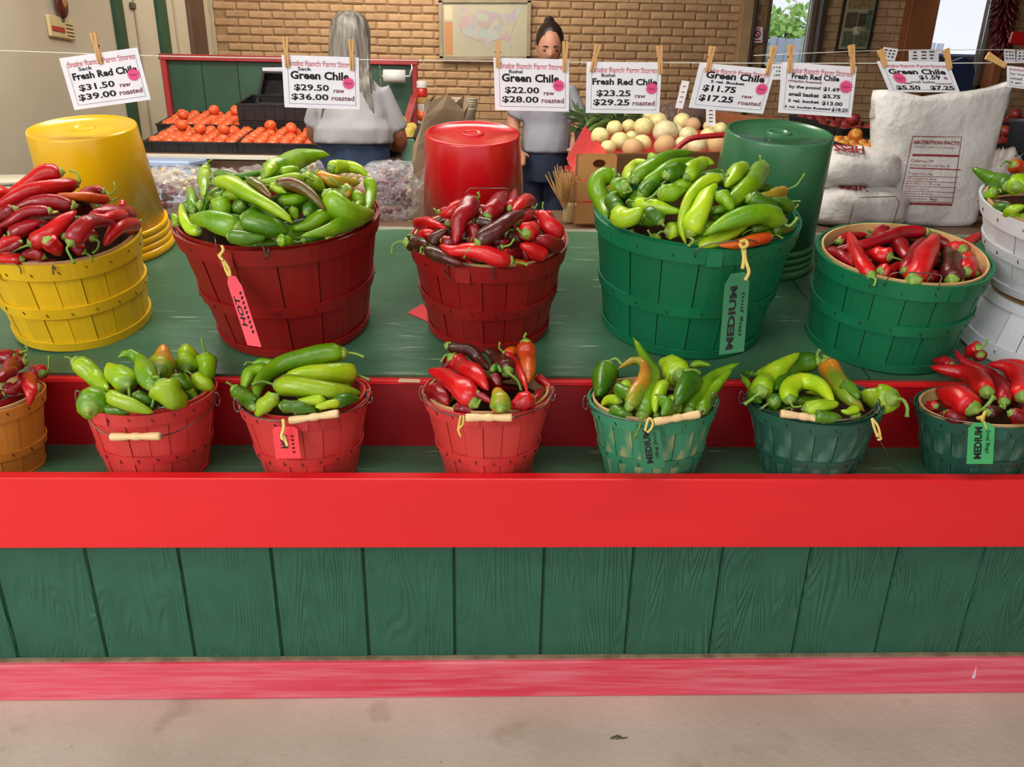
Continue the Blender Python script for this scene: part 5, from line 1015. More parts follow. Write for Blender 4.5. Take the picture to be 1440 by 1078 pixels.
# side table with jar, boxes, tomato, white pail
sy = 5.1; zt2 = Z(176, sy-.2, 620); table('side_table', 'small dark side table right of the green board', X(590, sy, 170), X(700, sy, 170), sy-.25, sy+.25, zt2, darkwood, FZ)
def onbox(name, lab, cat, px0, px1, py0, py1, Y, m, d=.12, kid=None, kidm=None):
    a = atY(px0, py0, Y); c = atY(px1, py1, Y); w_ = c.x-a.x; b = MB(); b.box(((a.x+c.x)/2, Y+d/2, (a.z+c.z)/2), (w_, d, a.z-c.z), bev=.004); o = b.build(name, m, None, at=((a.x+c.x)/2, Y+d/2, c.z)); tag(o, lab, cat); return o
onbox('cardboard_box', 'white cardboard box on the side table right of the green board', 'box', 587, 614, 146, 176, sy-.2, mat('white_board', (214, 206, 196), (198, 188, 174)), .16)
onbox('wooden_box', 'small yellow-brown wooden box on top of the white cardboard box', 'box', 586, 613, 138, 146, sy-.18, mat('honey_wood', (190, 146, 70), (160, 116, 50), nscale=20), .12)
a = atY(593, 137, sy-.14); jr = empty('sauce_jar', a); tag(jr, 'red sauce jar with white lid on the small wooden box', 'jar')
hj = Z(114, sy-.14)-Z(137, sy-.14); MB().lathe([(.03, 0), (.036, .006), (.036, hj*.5), (.03, hj*.56)], 20).build('glass_body', mat('red_sauce', (206, 52, 36), rough=.15), jr, True); MB().lathe([(.035, hj*.56), (.037, hj*.6), (.037, hj), (.02, hj+.001)], 20).build('jar_lid', mat('white_lid', (226, 222, 214)), jr, True)
a = atY(592, 163, sy-.32); a.z = max(a.z, zt2+.034); fruit('tomato', tomm, a+Vector((0, .03, 0)), .034, 'single red tomato before the white cardboard box', 'tomato', None)
a = atY(650, 176, sy-.12); pl = empty('white_pail', (a.x, sy-.1, zt2)); tag(pl, 'white ribbed plastic pail behind the red bucket', 'bucket')
hp = Z(139, sy-.1)-zt2; b = MB(); pr = [(.075, 0)]
for k in range(5): z_ = hp*(.55+.09*k); pr += [(.088+.002*k, z_), (.093+.002*k, z_+.004), (.093+.002*k, z_+.012), (.088+.002*k, z_+.016)]
pr += [(.098, hp), (.092, hp), (.088, hp*.6), (.001, hp*.58)]; b.lathe(pr, 36); b.build('body', mat('cream_plastic', (226, 214, 190), (214, 200, 174), rough=.35), pl, True); MB().tube([(-.096, 0, hp*.9), (-.07, -.07, hp*.7), (0, -.1, hp*.62), (.07, -.07, hp*.7), (.096, 0, hp*.9)], .002, 6).build('bail', wire, pl, True)
b = MB(); p = atY(566, 205, TY-.05); b.box((p.x+.03, TY-.08, p.z-.03), (.07, .03, .13), bev=.003); tag(b.build('pale_board', mat('pale_green_board', (120, 160, 130), (104, 144, 114)), None), 'pale green board upright beside the squash crate', 'board')

# ================================================================== MELON BIN, CRATE, SACKS
mb_ = empty('melon_bin', (0, 0, 0)); tag(mb_, 'red-painted bin heaped with pale melons', 'bin')
binred = mat('bin_red_paint', (222, 62, 58), (200, 42, 42), rough=.5, nscale=5)
A1, A2, A3, A4 = atY(857, 218, 3.42), atY(826, 180, 4.25), atY(814, 256, 3.5), atY(800, 226, 4.2)
B1 = Vector((atY(1030, 218, 3.42).x, 3.42, A1.z)); B2 = Vector((B1.x+.08, 4.25, A2.z)); B3 = Vector((B1.x, 3.5, A3.z)); B4 = Vector((B1.x+.02, 4.2, A4.z))
def sheet(nm, q, th=.02):
    n_ = (q[1]-q[0]).cross(q[3]-q[0]).normalized()*th; MB().hexa(list(q)+[v+n_ for v in q]).build(nm, binred, mb_)
sheet('bin_side', (A1, A2, A4, A3)); sheet('bin_side', (B2, B1, B3, B4)); sheet('bin_front', (A3, B3, B1, A1)); sheet('bin_back', (A4, A2, B2, B4))
z_ = (A3.z+A4.z)/2; sheet('bin_floor', (Vector((A3.x, 3.5, z_)), Vector((A3.x, 4.2, z_)), Vector((B3.x, 4.2, z_)), Vector((B3.x, 3.5, z_))))
for x in (A3.x+.05, B3.x-.05):
    for y in (3.55, 4.15): MB().box((x, y, (z_+FZ)/2), (.06, .06, z_-FZ)).build('leg', binred, mb_)
melm = mat('honeydew_rind', (232, 222, 160), (214, 200, 130), rough=.45, nscale=2, rnd=.06); melw = mat('pale_ridged_rind', (226, 218, 176), (204, 192, 140), rough=.5, nscale=2, rnd=.04); meltan = mat('netted_tan_rind', (214, 178, 130), (192, 152, 104), rough=.7, nscale=40, rnd=.05)
MEL = [(844,192,13,'h'),(864,181,11.5,'h'),(884,178,10,'h'),(872,199,13.5,'h'),(888,193,9,'h'),(905,179,14,'h'),(926,171,13,'h'),(936,187,19,'w'),(903,202,13,'h'),(855,208,11,'h'),(890,209,15,'t'),(959,171,12,'h'),(952,184,10,'w'),(968,190,13,'w'),(935,205,15,'t'),(980,206,15,'w'),(998,178,9,'h'),(996,192,12,'h'),(1013,182,10,'h'),(1008,206,15,'t'),(974,176,11,'t'),(914,162,10,'h'),(960,204,13,'w'),(1024,196,11,'t')]
for i, (cx, cy, r, k) in enumerate(MEL):
    Y_ = 3.56+max(0, (212-cy))/50*.62; D = depth(atY(cx, cy, Y_)); rr_ = r*D/FPX
    m_ = {'h': melm, 'w': melw, 't': meltan}[k]; nm = {'h': 'round pale yellow melon', 'w': 'ridged cream melon', 't': 'tan melon'}[k]
    hx = 'left' if cx < 895 else 'middle' if cx < 960 else 'right'; hy = 'rear' if cy < 182 else 'centre' if cy < 198 else 'front'
    o = fruit('melon', m_, atY(cx, cy, Y_), rr_*1.03, '%s, %s %s of the melon bin' % (nm, hx, hy), 'melon', 'melons in the bin', (1, 1, .93) if k != 'w' else (1, .9, .85), stem=False)
seen = {}
for o in [q for q in bpy.data.objects if q.name.startswith('melon') and q.get('category') == 'melon']: seen.setdefault(o['label'], []).append(o)
for l, os_ in seen.items():
    os_.sort(key=lambda q: q.location.x)
    if len(os_) > 1:
        for i, o in enumerate(os_): o['label'] = l+', '+(('left one', 'right one') if len(os_) == 2 else ('first from left', 'second from left', 'third from left', 'fourth from left', 'fifth from left'))[i]
# squash and leafy greens behind the melons
zm = mat('zucchini_skin', (70, 96, 40), (104, 130, 60), rough=.4, nscale=16); lfm = mat('leaf_green', (84, 108, 56), (56, 80, 38), rough=.6, nscale=9)
for i, (p, q, w_) in enumerate((((827,186),(850,176),10),((830,192),(858,186),9),((838,180),(862,170),9),((824,178),(842,168),9))):
    a, c = atY(p[0], p[1], 4.12+i*.04), atY(q[0], q[1], 4.2+i*.04); D = depth(a); b = MB(); b.tube(catmull([a, a.lerp(c, .5)+Vector((0, 0, .01)), c], 9), [v*w_/2*D/FPX for v in (.4, .8, .95, 1, 1, 1, .95, .8, .3)], 10)
    tag(b.build('zucchini', zm, None, True, at=a), ['lowest green zucchini left of the melons', 'green zucchini touching the leftmost melons', 'green zucchini second from top beside the melons', 'topmost green zucchini beside the melons'][i], 'zucchini', 'zucchini in the melon bin')
b = MB(); rr = random.Random(9)
for k in range(260):
    p = atY(rr.uniform(820, 915), 0, 4.5); a = Vector((p.x, rr.uniform(4.28, 4.6), Z(172, 4.4)-.02+rr.uniform(-.02, .07))); d = Vector((rr.uniform(-1, 1), rr.uniform(-.4, .4), rr.uniform(-.1, .6))).normalized()*rr.uniform(.05, .11); s = d.cross(Vector((0, 1, .3))).normalized()*.010
    b.add([a, a+d*.5+s, a+d, a+d*.5-s], [(0, 1, 2, 3)])
tag(b.build('leafy_greens', lfm, None), 'heap of leafy greens behind the left melons', 'greens', kind='stuff')
b = MB(); b.box((atY(868, 180, 4.45).x, 4.45, Z(178, 4.45)-.06), (.46, .34, .10)); tag(b.build('greens_tray', mat('dark_tray', (44, 48, 40)), None), 'dark tray under the leafy greens behind the melon bin', 'tray')
c0 = atY(962, 164, 4.55); b = crumple((0, 0, 0), (.15, .10, .075), 77, .16); o = b.build('potato_sack', mat('brown_mesh_sack', (124, 100, 88), (90, 70, 62), rough=.9, nscale=40, bump=.8, bscale=60), None, True); o.location = c0; tag(o, 'brown mesh sack of produce behind the melons', 'sack')
b = MB(); b.box((c0.x, 4.55, c0.z-.12), (.46, .3, .10)); tag(b.build('sack_shelf', darkwood, None), 'dark shelf carrying the brown mesh sack', 'shelf')
def stake(q, foot, Y, lab):
    O, U, V, n = quad_frame(q, Y=Y); e = empty('price_stake', O); tag(e, lab, 'sign'); b = MB(); b.hexa([O+V, O+U+V, O+U+V-n*.002, O+V-n*.002, O, O+U, O+U-n*.002, O-n*.002]); o = b.build('stake_card', cardm, None, at=O); o.parent = e; o.location = (0, 0, 0)
    k = MB(); k.tube([O+U*.5+V*.95-n*.004, atY(foot[0], foot[1], Y)-n*.004], .0025, 5); o = k.build('stick', pinm, None, at=O); o.parent = e; o.location = (0, 0, 0)
    k = MB()
    for v in (.2, .4, .58, .76): k.box(O+U*.5+V*v+n*.0008, (U.length*.42, .0008, U.length*.09))
    o = k.build('small_print', ink, None, at=O); o.parent = e; o.location = (0, 0, 0)
stake([(959,113),(969,114),(960,153),(949,151)], (951,176), 4.2, 'narrow tilted white price stake above the middle melons'); stake([(993,149),(1006,150),(1006,178),(993,176)], (1000,196), 3.95, 'short white price stake among the right melons')
# curved red bar (cart handle)
P = [atY(x, y, 3.40) for x, y in ((940,226),(950,212),(962,200),(975,194),(1000,191),(1030,189),(1060,188))]; D = depth(P[2])
tag(MB().tube(catmull(P, 30), 4*D/FPX, 10).build('cart_handle', mat('red_enamel', (160, 24, 28), rough=.3), None, True), 'bent dark red metal handle in front of the melons', 'handle')
# light wooden crate with hand hole and slats
lw = mat('light_crate_wood', (236, 176, 108), (222, 156, 88), rough=.6, nscale=5, stretch=(.4, 1, 1)); lw2 = mat('brown_crate_wood', (150, 104, 66), (128, 84, 50), rough=.65, nscale=5, stretch=(.4, 1, 1))
wc = empty('wooden_crate', (0, 0, 0)); tag(wc, 'light wooden crate with round hand hole behind the large green basket', 'crate')
pA = atZ(813, 322, ZL+.002); pB = atZ(868, 330, ZL+.002); hC = Z(217, pB.y, 866)-ZL
pB = Vector((pA.x+.15, pA.y-.0, pA.z)); pA.y = 2.74; pB.y = 2.76
pB.x = atY(866, 250, 2.76).x; pA.x = atY(811, 270, 2.74).x; hC = Z(216, 2.76, 866)-ZL
pC = Vector((atY(1030, 230, 3.1).x, 3.1, pB.z))
def board(nm, a, c, z0, z1, m, th=.012):
    d = (c-a).normalized(); n_ = Vector((d.y, -d.x, 0))*th; q = [Vector((a.x, a.y, z0)), Vector((c.x, c.y, z0)), Vector((c.x, c.y, z0))+n_*-1, Vector((a.x, a.y, z0))+n_*-1]; MB().hexa(q+[v+Vector((0, 0, z1-z0)) for v in q]).build(nm, m, wc)
hs = [0, .34, .64, 1.0]
for i in range(2): board('end_slat', pA, pB, ZL+.004+hC*hs[i]+.0015, ZL+hC*hs[i+1]-.0015, lw)
# top end board with an oval hand hole cut out of it
b = MB(); d = pB-pA; z0, z1 = ZL+hC*.64+.0015, ZL+hC; Nn = 24; cx_, cz_ = .55, .62
inn = [(cx_+.17*math.cos(2*PI*k/Nn), cz_+.16*math.sin(2*PI*k/Nn)) for k in range(Nn)]
out = []
for k in range(Nn):
    a = 2*PI*k/Nn; ux, uz = math.cos(a), math.sin(a); t = min([((1-cx_)/ux if ux > 1e-6 else (-cx_/ux if ux < -1e-6 else 9)), ((1-cz_)/uz if uz > 1e-6 else (-cz_/uz if uz < -1e-6 else 9))]); out.append((cx_+ux*t, cz_+uz*t))
pt = lambda u, v, o_: pA+d*u+Vector((0, o_, z0+(z1-z0)*v-pA.z)); vs = [pt(u, v, 0) for u, v in inn+out]+[pt(u, v, .012) for u, v in inn+out]
b.add(vs, [(k, (k+1) % Nn, Nn+(k+1) % Nn, Nn+k) for k in range(Nn)]+[(2*Nn+k, 3*Nn+k, 3*Nn+(k+1) % Nn, 2*Nn+(k+1) % Nn) for k in range(Nn)]+[(k, 2*Nn+k, 2*Nn+(k+1) % Nn, (k+1) % Nn) for k in range(Nn)]); b.build('end_slat', lw, wc)
pD = pA+(pC-pB)
for (a, c) in ((pB, pC), (pA, pD)):
    for z0, z1 in ((.03, .30), (.36, .62), (.70, .99)): board('side_slat', a, c, ZL+hC*z0, ZL+hC*z1, lw2)
for i in range(3): board('end_slat', pD, pC, ZL+.004+hC*hs[i], ZL+hC*hs[i+1]-.003, lw2)
MB().hexa([Vector((v.x, v.y, ZL+.004)) for v in (pA, pB, pC, pD)]+[Vector((v.x, v.y, ZL+.012)) for v in (pA, pB, pC, pD)]).build('crate_floor', lw2, wc)
for i, (u, v) in enumerate(((.3, .3), (.45, .6), (.7, .35), (.8, .7))):
    P_ = pA+(pB-pA)*v*.9+(pC-pB)*u; fruit('onion', meltan, Vector((P_.x, P_.y, ZL+.06)), .045, ['tan onion near the hand hole in the wooden crate', 'tan onion second in the wooden crate', 'tan onion third in the wooden crate', 'tan onion farthest in the wooden crate'][i], 'onion', 'onions in the wooden crate')
# straw bundle, small jar and red rail left of the crate
b = MB(); rr = random.Random(4); c1 = atY(797, 288, 2.84); top = Z(243, 2.84, 797)-c1.z
for k in range(120):
    a = Vector((rr.gauss(0, .010), rr.gauss(0, .010), rr.uniform(-.02, .02))); d = Vector((a.x*2.6+rr.gauss(-.006, .012), a.y*2, top*rr.uniform(.75, 1.1))); b.tube([c1+a, c1+a*1.2+d*.5, c1+a+d], [.0022, .0022, .0012], 4)
tag(b.build('straw_bundle', mat('straw', (222, 184, 124), (190, 146, 88), rough=.8, nscale=30), None), 'bundle of dry straw standing left of the light wooden crate', 'straw', kind='stuff')
c1 = atY(800, 318, 2.86); jb = empty('straw_pot', (c1.x, 2.84, ZL)); tag(jb, 'cream pot holding the straw bundle beside the wooden crate', 'pot')
hj = Z(284, 2.84, 800)-ZL; MB().lathe([(.020, .001), (.026, .01), (.027, hj*.8), (.030, hj), (.022, hj), (.02, .02)], 20).build('pot_body', mat('cream_ceramic', (226, 204, 148), (210, 186, 128), rough=.4), jb, True)
a, c = atY(742, 296, 3.5), atY(800, 312, 3.5); b = MB(); b.box(((a.x+c.x)/2-.02, 3.5, (a.z+c.z)/2), (c.x-a.x+.12, .04, (a.z-c.z)), bev=.003); rl = b.build('red_rail', mat('bright_red_board', (214, 32, 42), rough=.4), None); tag(rl, 'bright red board low behind the gap before the second woman', 'board')
for x in ((a.x+c.x)/2-.08, (a.x+c.x)/2+.04): k = MB(); k.box((x, 3.54, (c.z+FZ)/2), (.04, .03, c.z-FZ)); k.build('leg', binred, rl)

# slatted brown crate right of the melons
sc_ = empty('slatted_crate', (0, 0, 0)); tag(sc_, 'brown slatted wooden crate right of the melons', 'crate')
a = atY(1006, 160, 4.3); c = atY(1062, 172, 4.0)
for k in range(5):
    z_ = Z(158, 4.2)-k*.062; MB().hexa([Vector((a.x, 4.45, z_-.02)), Vector((c.x+.1, 4.0, z_-.05)), Vector((c.x+.1, 4.014, z_-.05)), Vector((a.x, 4.464, z_-.02)), Vector((a.x, 4.45, z_+.026)), Vector((c.x+.1, 4.0, z_-.004)), Vector((c.x+.1, 4.014, z_-.004)), Vector((a.x, 4.464, z_+.026))]).build('slat', orangewood, sc_)
for (x, y) in ((a.x+.02, 4.475), (c.x+.08, 4.03)): MB().box((x, y, Z(158, 4.2)-.16), (.03, .03, .34)).build('corner_post', orangewood, sc_)
# white sacks
def sackmat(): return mat('white_woven_sack', (226, 224, 220), (212, 208, 204), rough=.55, nscale=3, bump=1.0, bscale=8, bdist=.03)
from mathutils.bvhtree import BVHTree
def print_on(o, quads, m, name='printing'):
    """lettering printed on the curved cloth: flat text is laid on the surface point by point"""
    me = o.data; M = o.matrix_world; T_ = BVHTree.FromPolygons([M @ v.co for v in me.vertices], [tuple(p.vertices) for p in me.polygons]); out = MB()
    for kind, s, q, bold in quads:
        Dp = 3.0; P = [atD(x, y, Dp) for x, y in q]; O = P[0]; U = ((P[1]-P[0])+(P[2]-P[3]))/2; V = ((P[3]-P[0])+(P[2]-P[1]))/2; n = Vector((0, 0, 0)); t = MB()
        if kind == 't': text_mesh(t, s, O, U, V, n, (0, 1, 0, 1), bold=bold)
        else:
            k = 10
            for i in range(k): t.add([O+U*(i/k), O+U*((i+1)/k), O+U*((i+1)/k)+V, O+U*(i/k)+V], [(0, 1, 2, 3)])
        vs = []; ok = True
        for v in t.v:
            d = (Vector(v)-Vector(CO)).normalized(); h = T_.ray_cast(Vector(CO), d)
            if h[0] is None: ok = False; break
            vs.append(h[0]+h[1]*(.004 if h[1].dot(d) < 0 else -.004))
        if ok: out.add(vs, t.f)
    c = out.build(name, m, None); c.parent = o; c.matrix_parent_inverse = o.matrix_world.inverted(); return c
maroon = mat('maroon_print', (150, 44, 56), rough=.7)
rows = [(326,1240,1362),(305,1238,1366),(280,1236,1374),(250,1232,1384),(220,1229,1392),(190,1226,1400),(160,1226,1408),(140,1227,1414),(131,1229,1420)]
vs = []; seg = 36; Ys = 2.98; b = MB()
def sackring(py, l, r, zadd, k=1.0, dy=.11):
    a, c = atY(l, py, Ys), atY(r, py, Ys); cx = (a.x+c.x)/2; hw = (c.x-a.x)/2*k; out = []
    for i in range(seg):
        q = 2*PI*i/seg; cc, ss = math.cos(q), math.sin(q); x = hw*abs(cc)**.75*(1 if cc > 0 else -1); y = dy*abs(ss)**.8*(1 if ss > 0 else -1)
        wr = 1+.07*math.sin(3*q+py*.05)+.03*math.sin(6*q-py*.06)
        out.append(Vector((cx+x, Ys+y*wr, a.z+zadd(x/hw if hw else 0, ss))))
    return out
base = sackring(328, 1242, 1360, lambda u, s: 0, .9, .10)
for v in base: v.z = ZL+.002
vs += base
for j, (py, l, r) in enumerate(rows[1:]):
    t = j/(len(rows)-2); vs += sackring(py, l, r, (lambda t: lambda u, s: (.075*max(0, u-.35)**1.3*1.6+.012*math.sin(5*u))*t**3)(t), 1, .11-.035*t)
nr = len(rows)
vs += [Vector((v.x*1.0, Ys+(v.y-Ys)*.75, v.z-.004)) for v in vs[-seg:]]+[Vector((v.x, Ys+(v.y-Ys)*.72, v.z-.10)) for v in vs[-seg:]]
nr += 2
b.add(vs, [(i*seg+k, i*seg+(k+1) % seg, (i+1)*seg+(k+1) % seg, (i+1)*seg+k) for i in range(nr-1) for k in range(seg)]+[tuple(range(seg-1, -1, -1)), tuple((nr-1)*seg+k for k in range(seg))])
sk = b.build('white_sack', sackmat(), None, True); tag(sk, 'tall open white woven sack printed with nutrition facts, standing', 'sack')
nf = [('t', 'NUTRITION FACTS', [(1286,197),(1349,199),(1348,204),(1285,202)], .03), ('t', 'SERVING SIZE 1/4 CUP (35g)', [(1286,205),(1340,207),(1340,210),(1285,208)], .0), ('b', '', [(1283,216),(1348,218),(1347,221),(1282,219)], 0),
      ('t', 'Calories 70', [(1281,223),(1312,225),(1311,229),(1280,227)], .0), ('t', 'Calories from Fat 0', [(1280,230),(1334,232),(1334,235),(1280,233)], 0), ('b', '', [(1279,235),(1350,238),(1350,239.5),(1278,236.5)], 0)]
for k, s_ in enumerate(('Total Fat 0g', 'Cholesterol 0mg', 'Sodium 5mg', 'Total Carbohydrate', 'Dietary Fiber', 'Protein 8g')):
    y_ = 242+k*7; x_ = 1277-k*1.6; nf += [('t', s_, [(x_,y_),(x_+34+(k % 3)*7,y_+1.6),(x_+34+(k % 3)*7,y_+5),(x_,y_+3.6)], 0), ('b', '', [(x_-1,y_+5),(x_+70,y_+7),(x_+70,y_+7.7),(x_-1,y_+5.7)], 0)]
nf += [('b', '', [(1264,284),(1338,286),(1338,289),(1264,287)], 0), ('b', '', [(1283,191),(1351,192),(1351,193),(1283,192)], 0)]
for k in range(10): 
    t0, t1 = k/10, (k+1)/10; xl0, xl1 = 1283-19*t0, 1283-19*t1; yl0, yl1 = 191+94*t0, 191+94*t1; xr0, xr1 = 1351-13*t0, 1351-13*t1
    nf += [('b', '', [(xl0,yl0),(xl0+1,yl0),(xl1+1,yl1),(xl1,yl1)], 0), ('b', '', [(xr0,yl0+1),(xr0+1,yl0+1),(xr1+1,yl1+1),(xr1,yl1+1)], 0)]
print_on(sk, nf, maroon)
def lying(cx, cy, hw, hh, Y, label, seed, dy=.15):
    c = atY(cx, cy, Y); D = depth(c); rx, rz = hw*D/FPX, hh*D/FPX; rr = random.Random(seed); a = [(rr.randint(1, 4), rr.uniform(1, 4), rr.uniform(0, 6)) for _ in range(5)]
    def lump(el, q):
        return (1+.16*abs(math.cos(q)*math.sin(q))*2)*(1+sum(.018*math.sin(f*q*2+g*el*3+p) for f, g, p in a))
    o = MB().ball((0, 0, 0), (rx, dy, rz), 48, 26, lump=lump).build('white_sack', sackmat(), None, True); 
    for v in o.data.vertices:   # soft flattened top and drooping edges
        z = v.co.z/rz; v.co.z = rz*(abs(z)**.62*(1 if z > 0 else -1))-.018*max(0, abs(v.co.x)/rx-.6)*1.5
    o.location = c; bpy.context.view_layer.update(); tag(o, label, 'sack'); return o
s2 = lying(1198, 289, 62, 30, 2.94, 'lower white sack lying under another, left of the tall sack', 8, .17); s1 = lying(1196, 232, 58, 27, 2.96, 'upper white sack lying on another, left of the tall sack', 5, .16)
s2.location.z = ZL+.064*1.0+.012; s1.location.z = s2.location.z+.135
print_on(s1, [('t', 'HESS', [(1216,217),(1170,213),(1172,203.5),(1212,207)], .04)], maroon); print_on(s2, [('t', 'HESS', [(1221,270),(1176,265),(1178,255),(1216,259)], .04)], maroon)
o = crumple((0, 0, 0), (.07, .06, .065), 41, .35, 26, 18).build('plastic_bag', mat('thin_white_plastic', (226, 216, 210), (206, 194, 188), rough=.35, bump=.8, bscale=24), None, True); o.location = atY(1404, 236, 2.98); tag(o, 'crumpled thin white plastic bag right of the tall sack', 'bag')
b = MB(); p = atY(1448, 200, 3.1); b.lathe([(.07, 0), (.085, .16), (.09, .165), (.09, .18), (.08, .18), (.066, .01)], 30, (p.x, p.y, p.z-.09)); tag(b.build('dark_bin', mat('charcoal_plastic', (52, 54, 60)), None, True), 'charcoal plastic bin behind the white chile basket', 'bin')
# produce crates on the right
table('crate_table', 'low table under the right produce crates', X(1120, 4.0), X(1560, 4.0), 3.45, 4.75, .99, darkwood, FZ)
applem = mat('yellow_apple_skin', (226, 170, 70), (206, 96, 44), rough=.35, nscale=1.5, rnd=.1); plumm = mat('dark_red_fruit_skin', (112, 34, 40), (160, 54, 44), rough=.4, nscale=1.5, rnd=.12)
for cx, cy, Y_, w_, d_, m_, nm, lab, cat, ht in ((1205,200,3.62,.24,.30,applem,'apple','nearest black crate of apples left of the tall sack','apple',1), (1196,176,4.0,.30,.26,plumm,'plum','black crate of dark red plums behind the apple crate','plum',1), (1158,166,4.35,.26,.26,plumm,'plum','farthest black crate of plums right of the green bucket','plum',1), (1420,196,3.85,.34,.30,plumm,'plum','black crate of dark plums right of the tall sack','plum',1), (1424,168,4.3,.34,.28,plumm,'plum','rear black crate of plums at the right edge','plum',1)):
    p = atY(cx, cy, Y_); zb = max(.995, p.z-.07); Mx = Matrix.Translation((p.x, Y_, zb)) @ Matrix.Rotation(.12, 4, 'X') @ Matrix.Rotation(.25 if cx < 1300 else 0, 4, 'Z'); crate(0, 0, w_, d_, .07, lab, mtx=Mx)
    fill_crate(Mx, w_, d_, .07, m_, .034, nm, {'nearest':'yellow apple in nearest crate','black c':'plum in crate behind the apples','farthes':'plum in farthest crate','rear bl':'plum in rear right crate'}.get(lab[:7], 'plum')+(' by tall sack' if 'right of the tall' in lab else ''), cat, 'fruit in the '+lab[:40], 3, 4, 1)
    if zb > 1.0: b = MB(); b.box((p.x, Y_+.02, (zb-.02+.992)/2), (w_*.9, d_*.8, max(.01, zb-.02-.992))); tag(b.build('riser_block', darkwood, None), 'dark riser block under the %s' % lab.split(' right')[0].split(' left')[0], 'block')

# ================================================================== ON THE WALLS
def flat(name, q, Y, m, th=.01, parent=None, out=0):
    O, U, V, n = quad_frame(q, Y=Y); O = O+n*out; b = MB(); b.hexa([O+V, O+U+V, O+U+V-n*th, O+V-n*th, O, O+U, O+U-n*th, O-n*th]); o = b.build(name, m, None)
    if parent: o.parent = parent; o.matrix_parent_inverse = parent.matrix_world.inverted()
    return o, O, U, V, n
mp = empty('framed_map', (0, 0, 0)); tag(mp, 'large framed pale map of the country on the brick wall', 'map'); YW = WY-.06
fr = mat('map_frame', (150, 132, 104), (134, 116, 90), rough=.5, nscale=10)
_, O, U, V, n = flat('map_sheet', [(618,1),(744,1),(744,82),(618,82)], YW, mat('map_paper', (170, 160, 132), (160, 152, 126), rough=.4, nscale=4), .01, mp)
for a0, a1, b0, b1 in ((-.01, 1.01, -.03, .035), (-.01, 1.01, .965, 1.03), (-.01, .03, 0, 1), (.97, 1.01, 0, 1)):
    b = MB(); q0 = O+U*a0+V*b1+n*.001; q1 = O+U*a1+V*b1+n*.001; q2 = O+U*a1+V*b0+n*.001; q3 = O+U*a0+V*b0+n*.001; b.hexa([q0, q1, q1+n*.02, q0+n*.02, q3, q2, q2+n*.02, q3+n*.02]); b.build('frame_bar', fr, mp)
def patch(pts, m, name, lift=.002):
    b = MB(); P = [O+U*x+V*y+n*lift for x, y in pts]; k = len(P); b.add(P, [tuple(range(k))]); b.build(name, m, mp)
patch([(.05,.08),(.14,.08),(.14,.33),(.05,.33)], mat('legend_cream', (196, 182, 142)), 'legend'); patch([(.05,.36),(.14,.36),(.14,.94),(.05,.94)], mat('legend_orange', (178, 120, 66)), 'legend')
us = [(.20,.12),(.23,.10),(.40,.15),(.60,.18),(.63,.17),(.66,.22),(.72,.20),(.76,.24),(.84,.14),(.90,.12),(.91,.20),(.85,.28),(.85,.38),(.81,.46),(.80,.55),(.78,.62),(.81,.80),(.79,.82),(.76,.72),(.72,.66),(.66,.67),(.60,.68),(.55,.74),(.54,.84),(.50,.78),(.46,.70),(.42,.70),(.37,.64),(.28,.60),(.23,.50),(.20,.38),(.19,.24)]
def mapmat():
    m = bpy.data.materials.new('map_states'); m.use_nodes = True; N = m.node_tree.nodes; L = m.node_tree.links; v = N.new('ShaderNodeTexVoronoi'); v.inputs['Scale'].default_value = 14; tc = N.new('ShaderNodeTexCoord'); L.new(tc.outputs['Object'], v.inputs['Vector'])
    mx = N.new('ShaderNodeMix'); mx.data_type = 'RGBA'; mx.inputs[0].default_value = .9; L.new(v.outputs['Color'], mx.inputs[6]); mx.inputs[7].default_value = srgb((158, 148, 136)); L.new(mx.outputs[2], N['Principled BSDF'].inputs['Base Color']); N['Principled BSDF'].inputs['Roughness'].default_value = .5; return m
patch(us, mapmat(), 'country_shape', .003)
# collage frame on the right wall section
cf = empty('photo_collage', (0, 0, 0)); tag(cf, 'dark framed photo collage on the brick wall between the windows', 'picture')
q = [(1190,-14),(1238,-16),(1222,73),(1174,71)]
flat('collage_frame', q, YW, mat('black_frame', (40, 34, 28)), .02, cf); _, O, U, V, n = flat('collage_mat', [(1193,-10),(1233,-12),(1218,69),(1178,67)], YW, mat('collage_board', (150, 140, 112)), .004, cf, .006)
for i, (a0, a1, b0, b1, c_) in enumerate(((.06,.94,.04,.28,(150,128,88)),(.06,.46,.34,.62,(96,86,66)),(.5,.78,.36,.6,(74,72,58)),(.8,.96,.3,.66,(88,110,88)),(.06,.44,.68,.95,(96,108,80)),(.5,.94,.68,.95,(104,112,84)),(.36,.62,.60,.74,(196,186,156)))):
    b = MB(); P = [O+U*x+V*y+n*(.004+.001*i) for x, y in ((a0,b0),(a1,b0),(a1,b1),(a0,b1))]; b.add(P, [(0, 1, 2, 3)]); b.build('photo_print', mat('print_%d' % i, c_, tuple(int(v*.7) for v in c_), nscale=30), cf)
ns = empty('smoking_sign', (0, 0, 0)); tag(ns, 'small white notice with red ring on the brick pier left of the first window', 'sign')
_, O, U, V, n = flat('sign_plate', [(1057,38),(1073,38),(1072,60),(1056,60)], YW, cardm, .004, ns)
b = MB(); c_ = O+U*.5+V*.45+n*.003; rr_ = U.length*.26; b.tube([c_+U.normalized()*rr_*math.cos(a)+V.normalized()*rr_*math.sin(a) for a in np.linspace(0, 2*PI, 20)], .008, 5); b.tube([c_-U.normalized()*rr_*.7-V.normalized()*rr_*.7, c_+U.normalized()*rr_*.7+V.normalized()*rr_*.7], .006, 5); b.build('red_ring', mat('ring_red', (190, 50, 60)), ns)
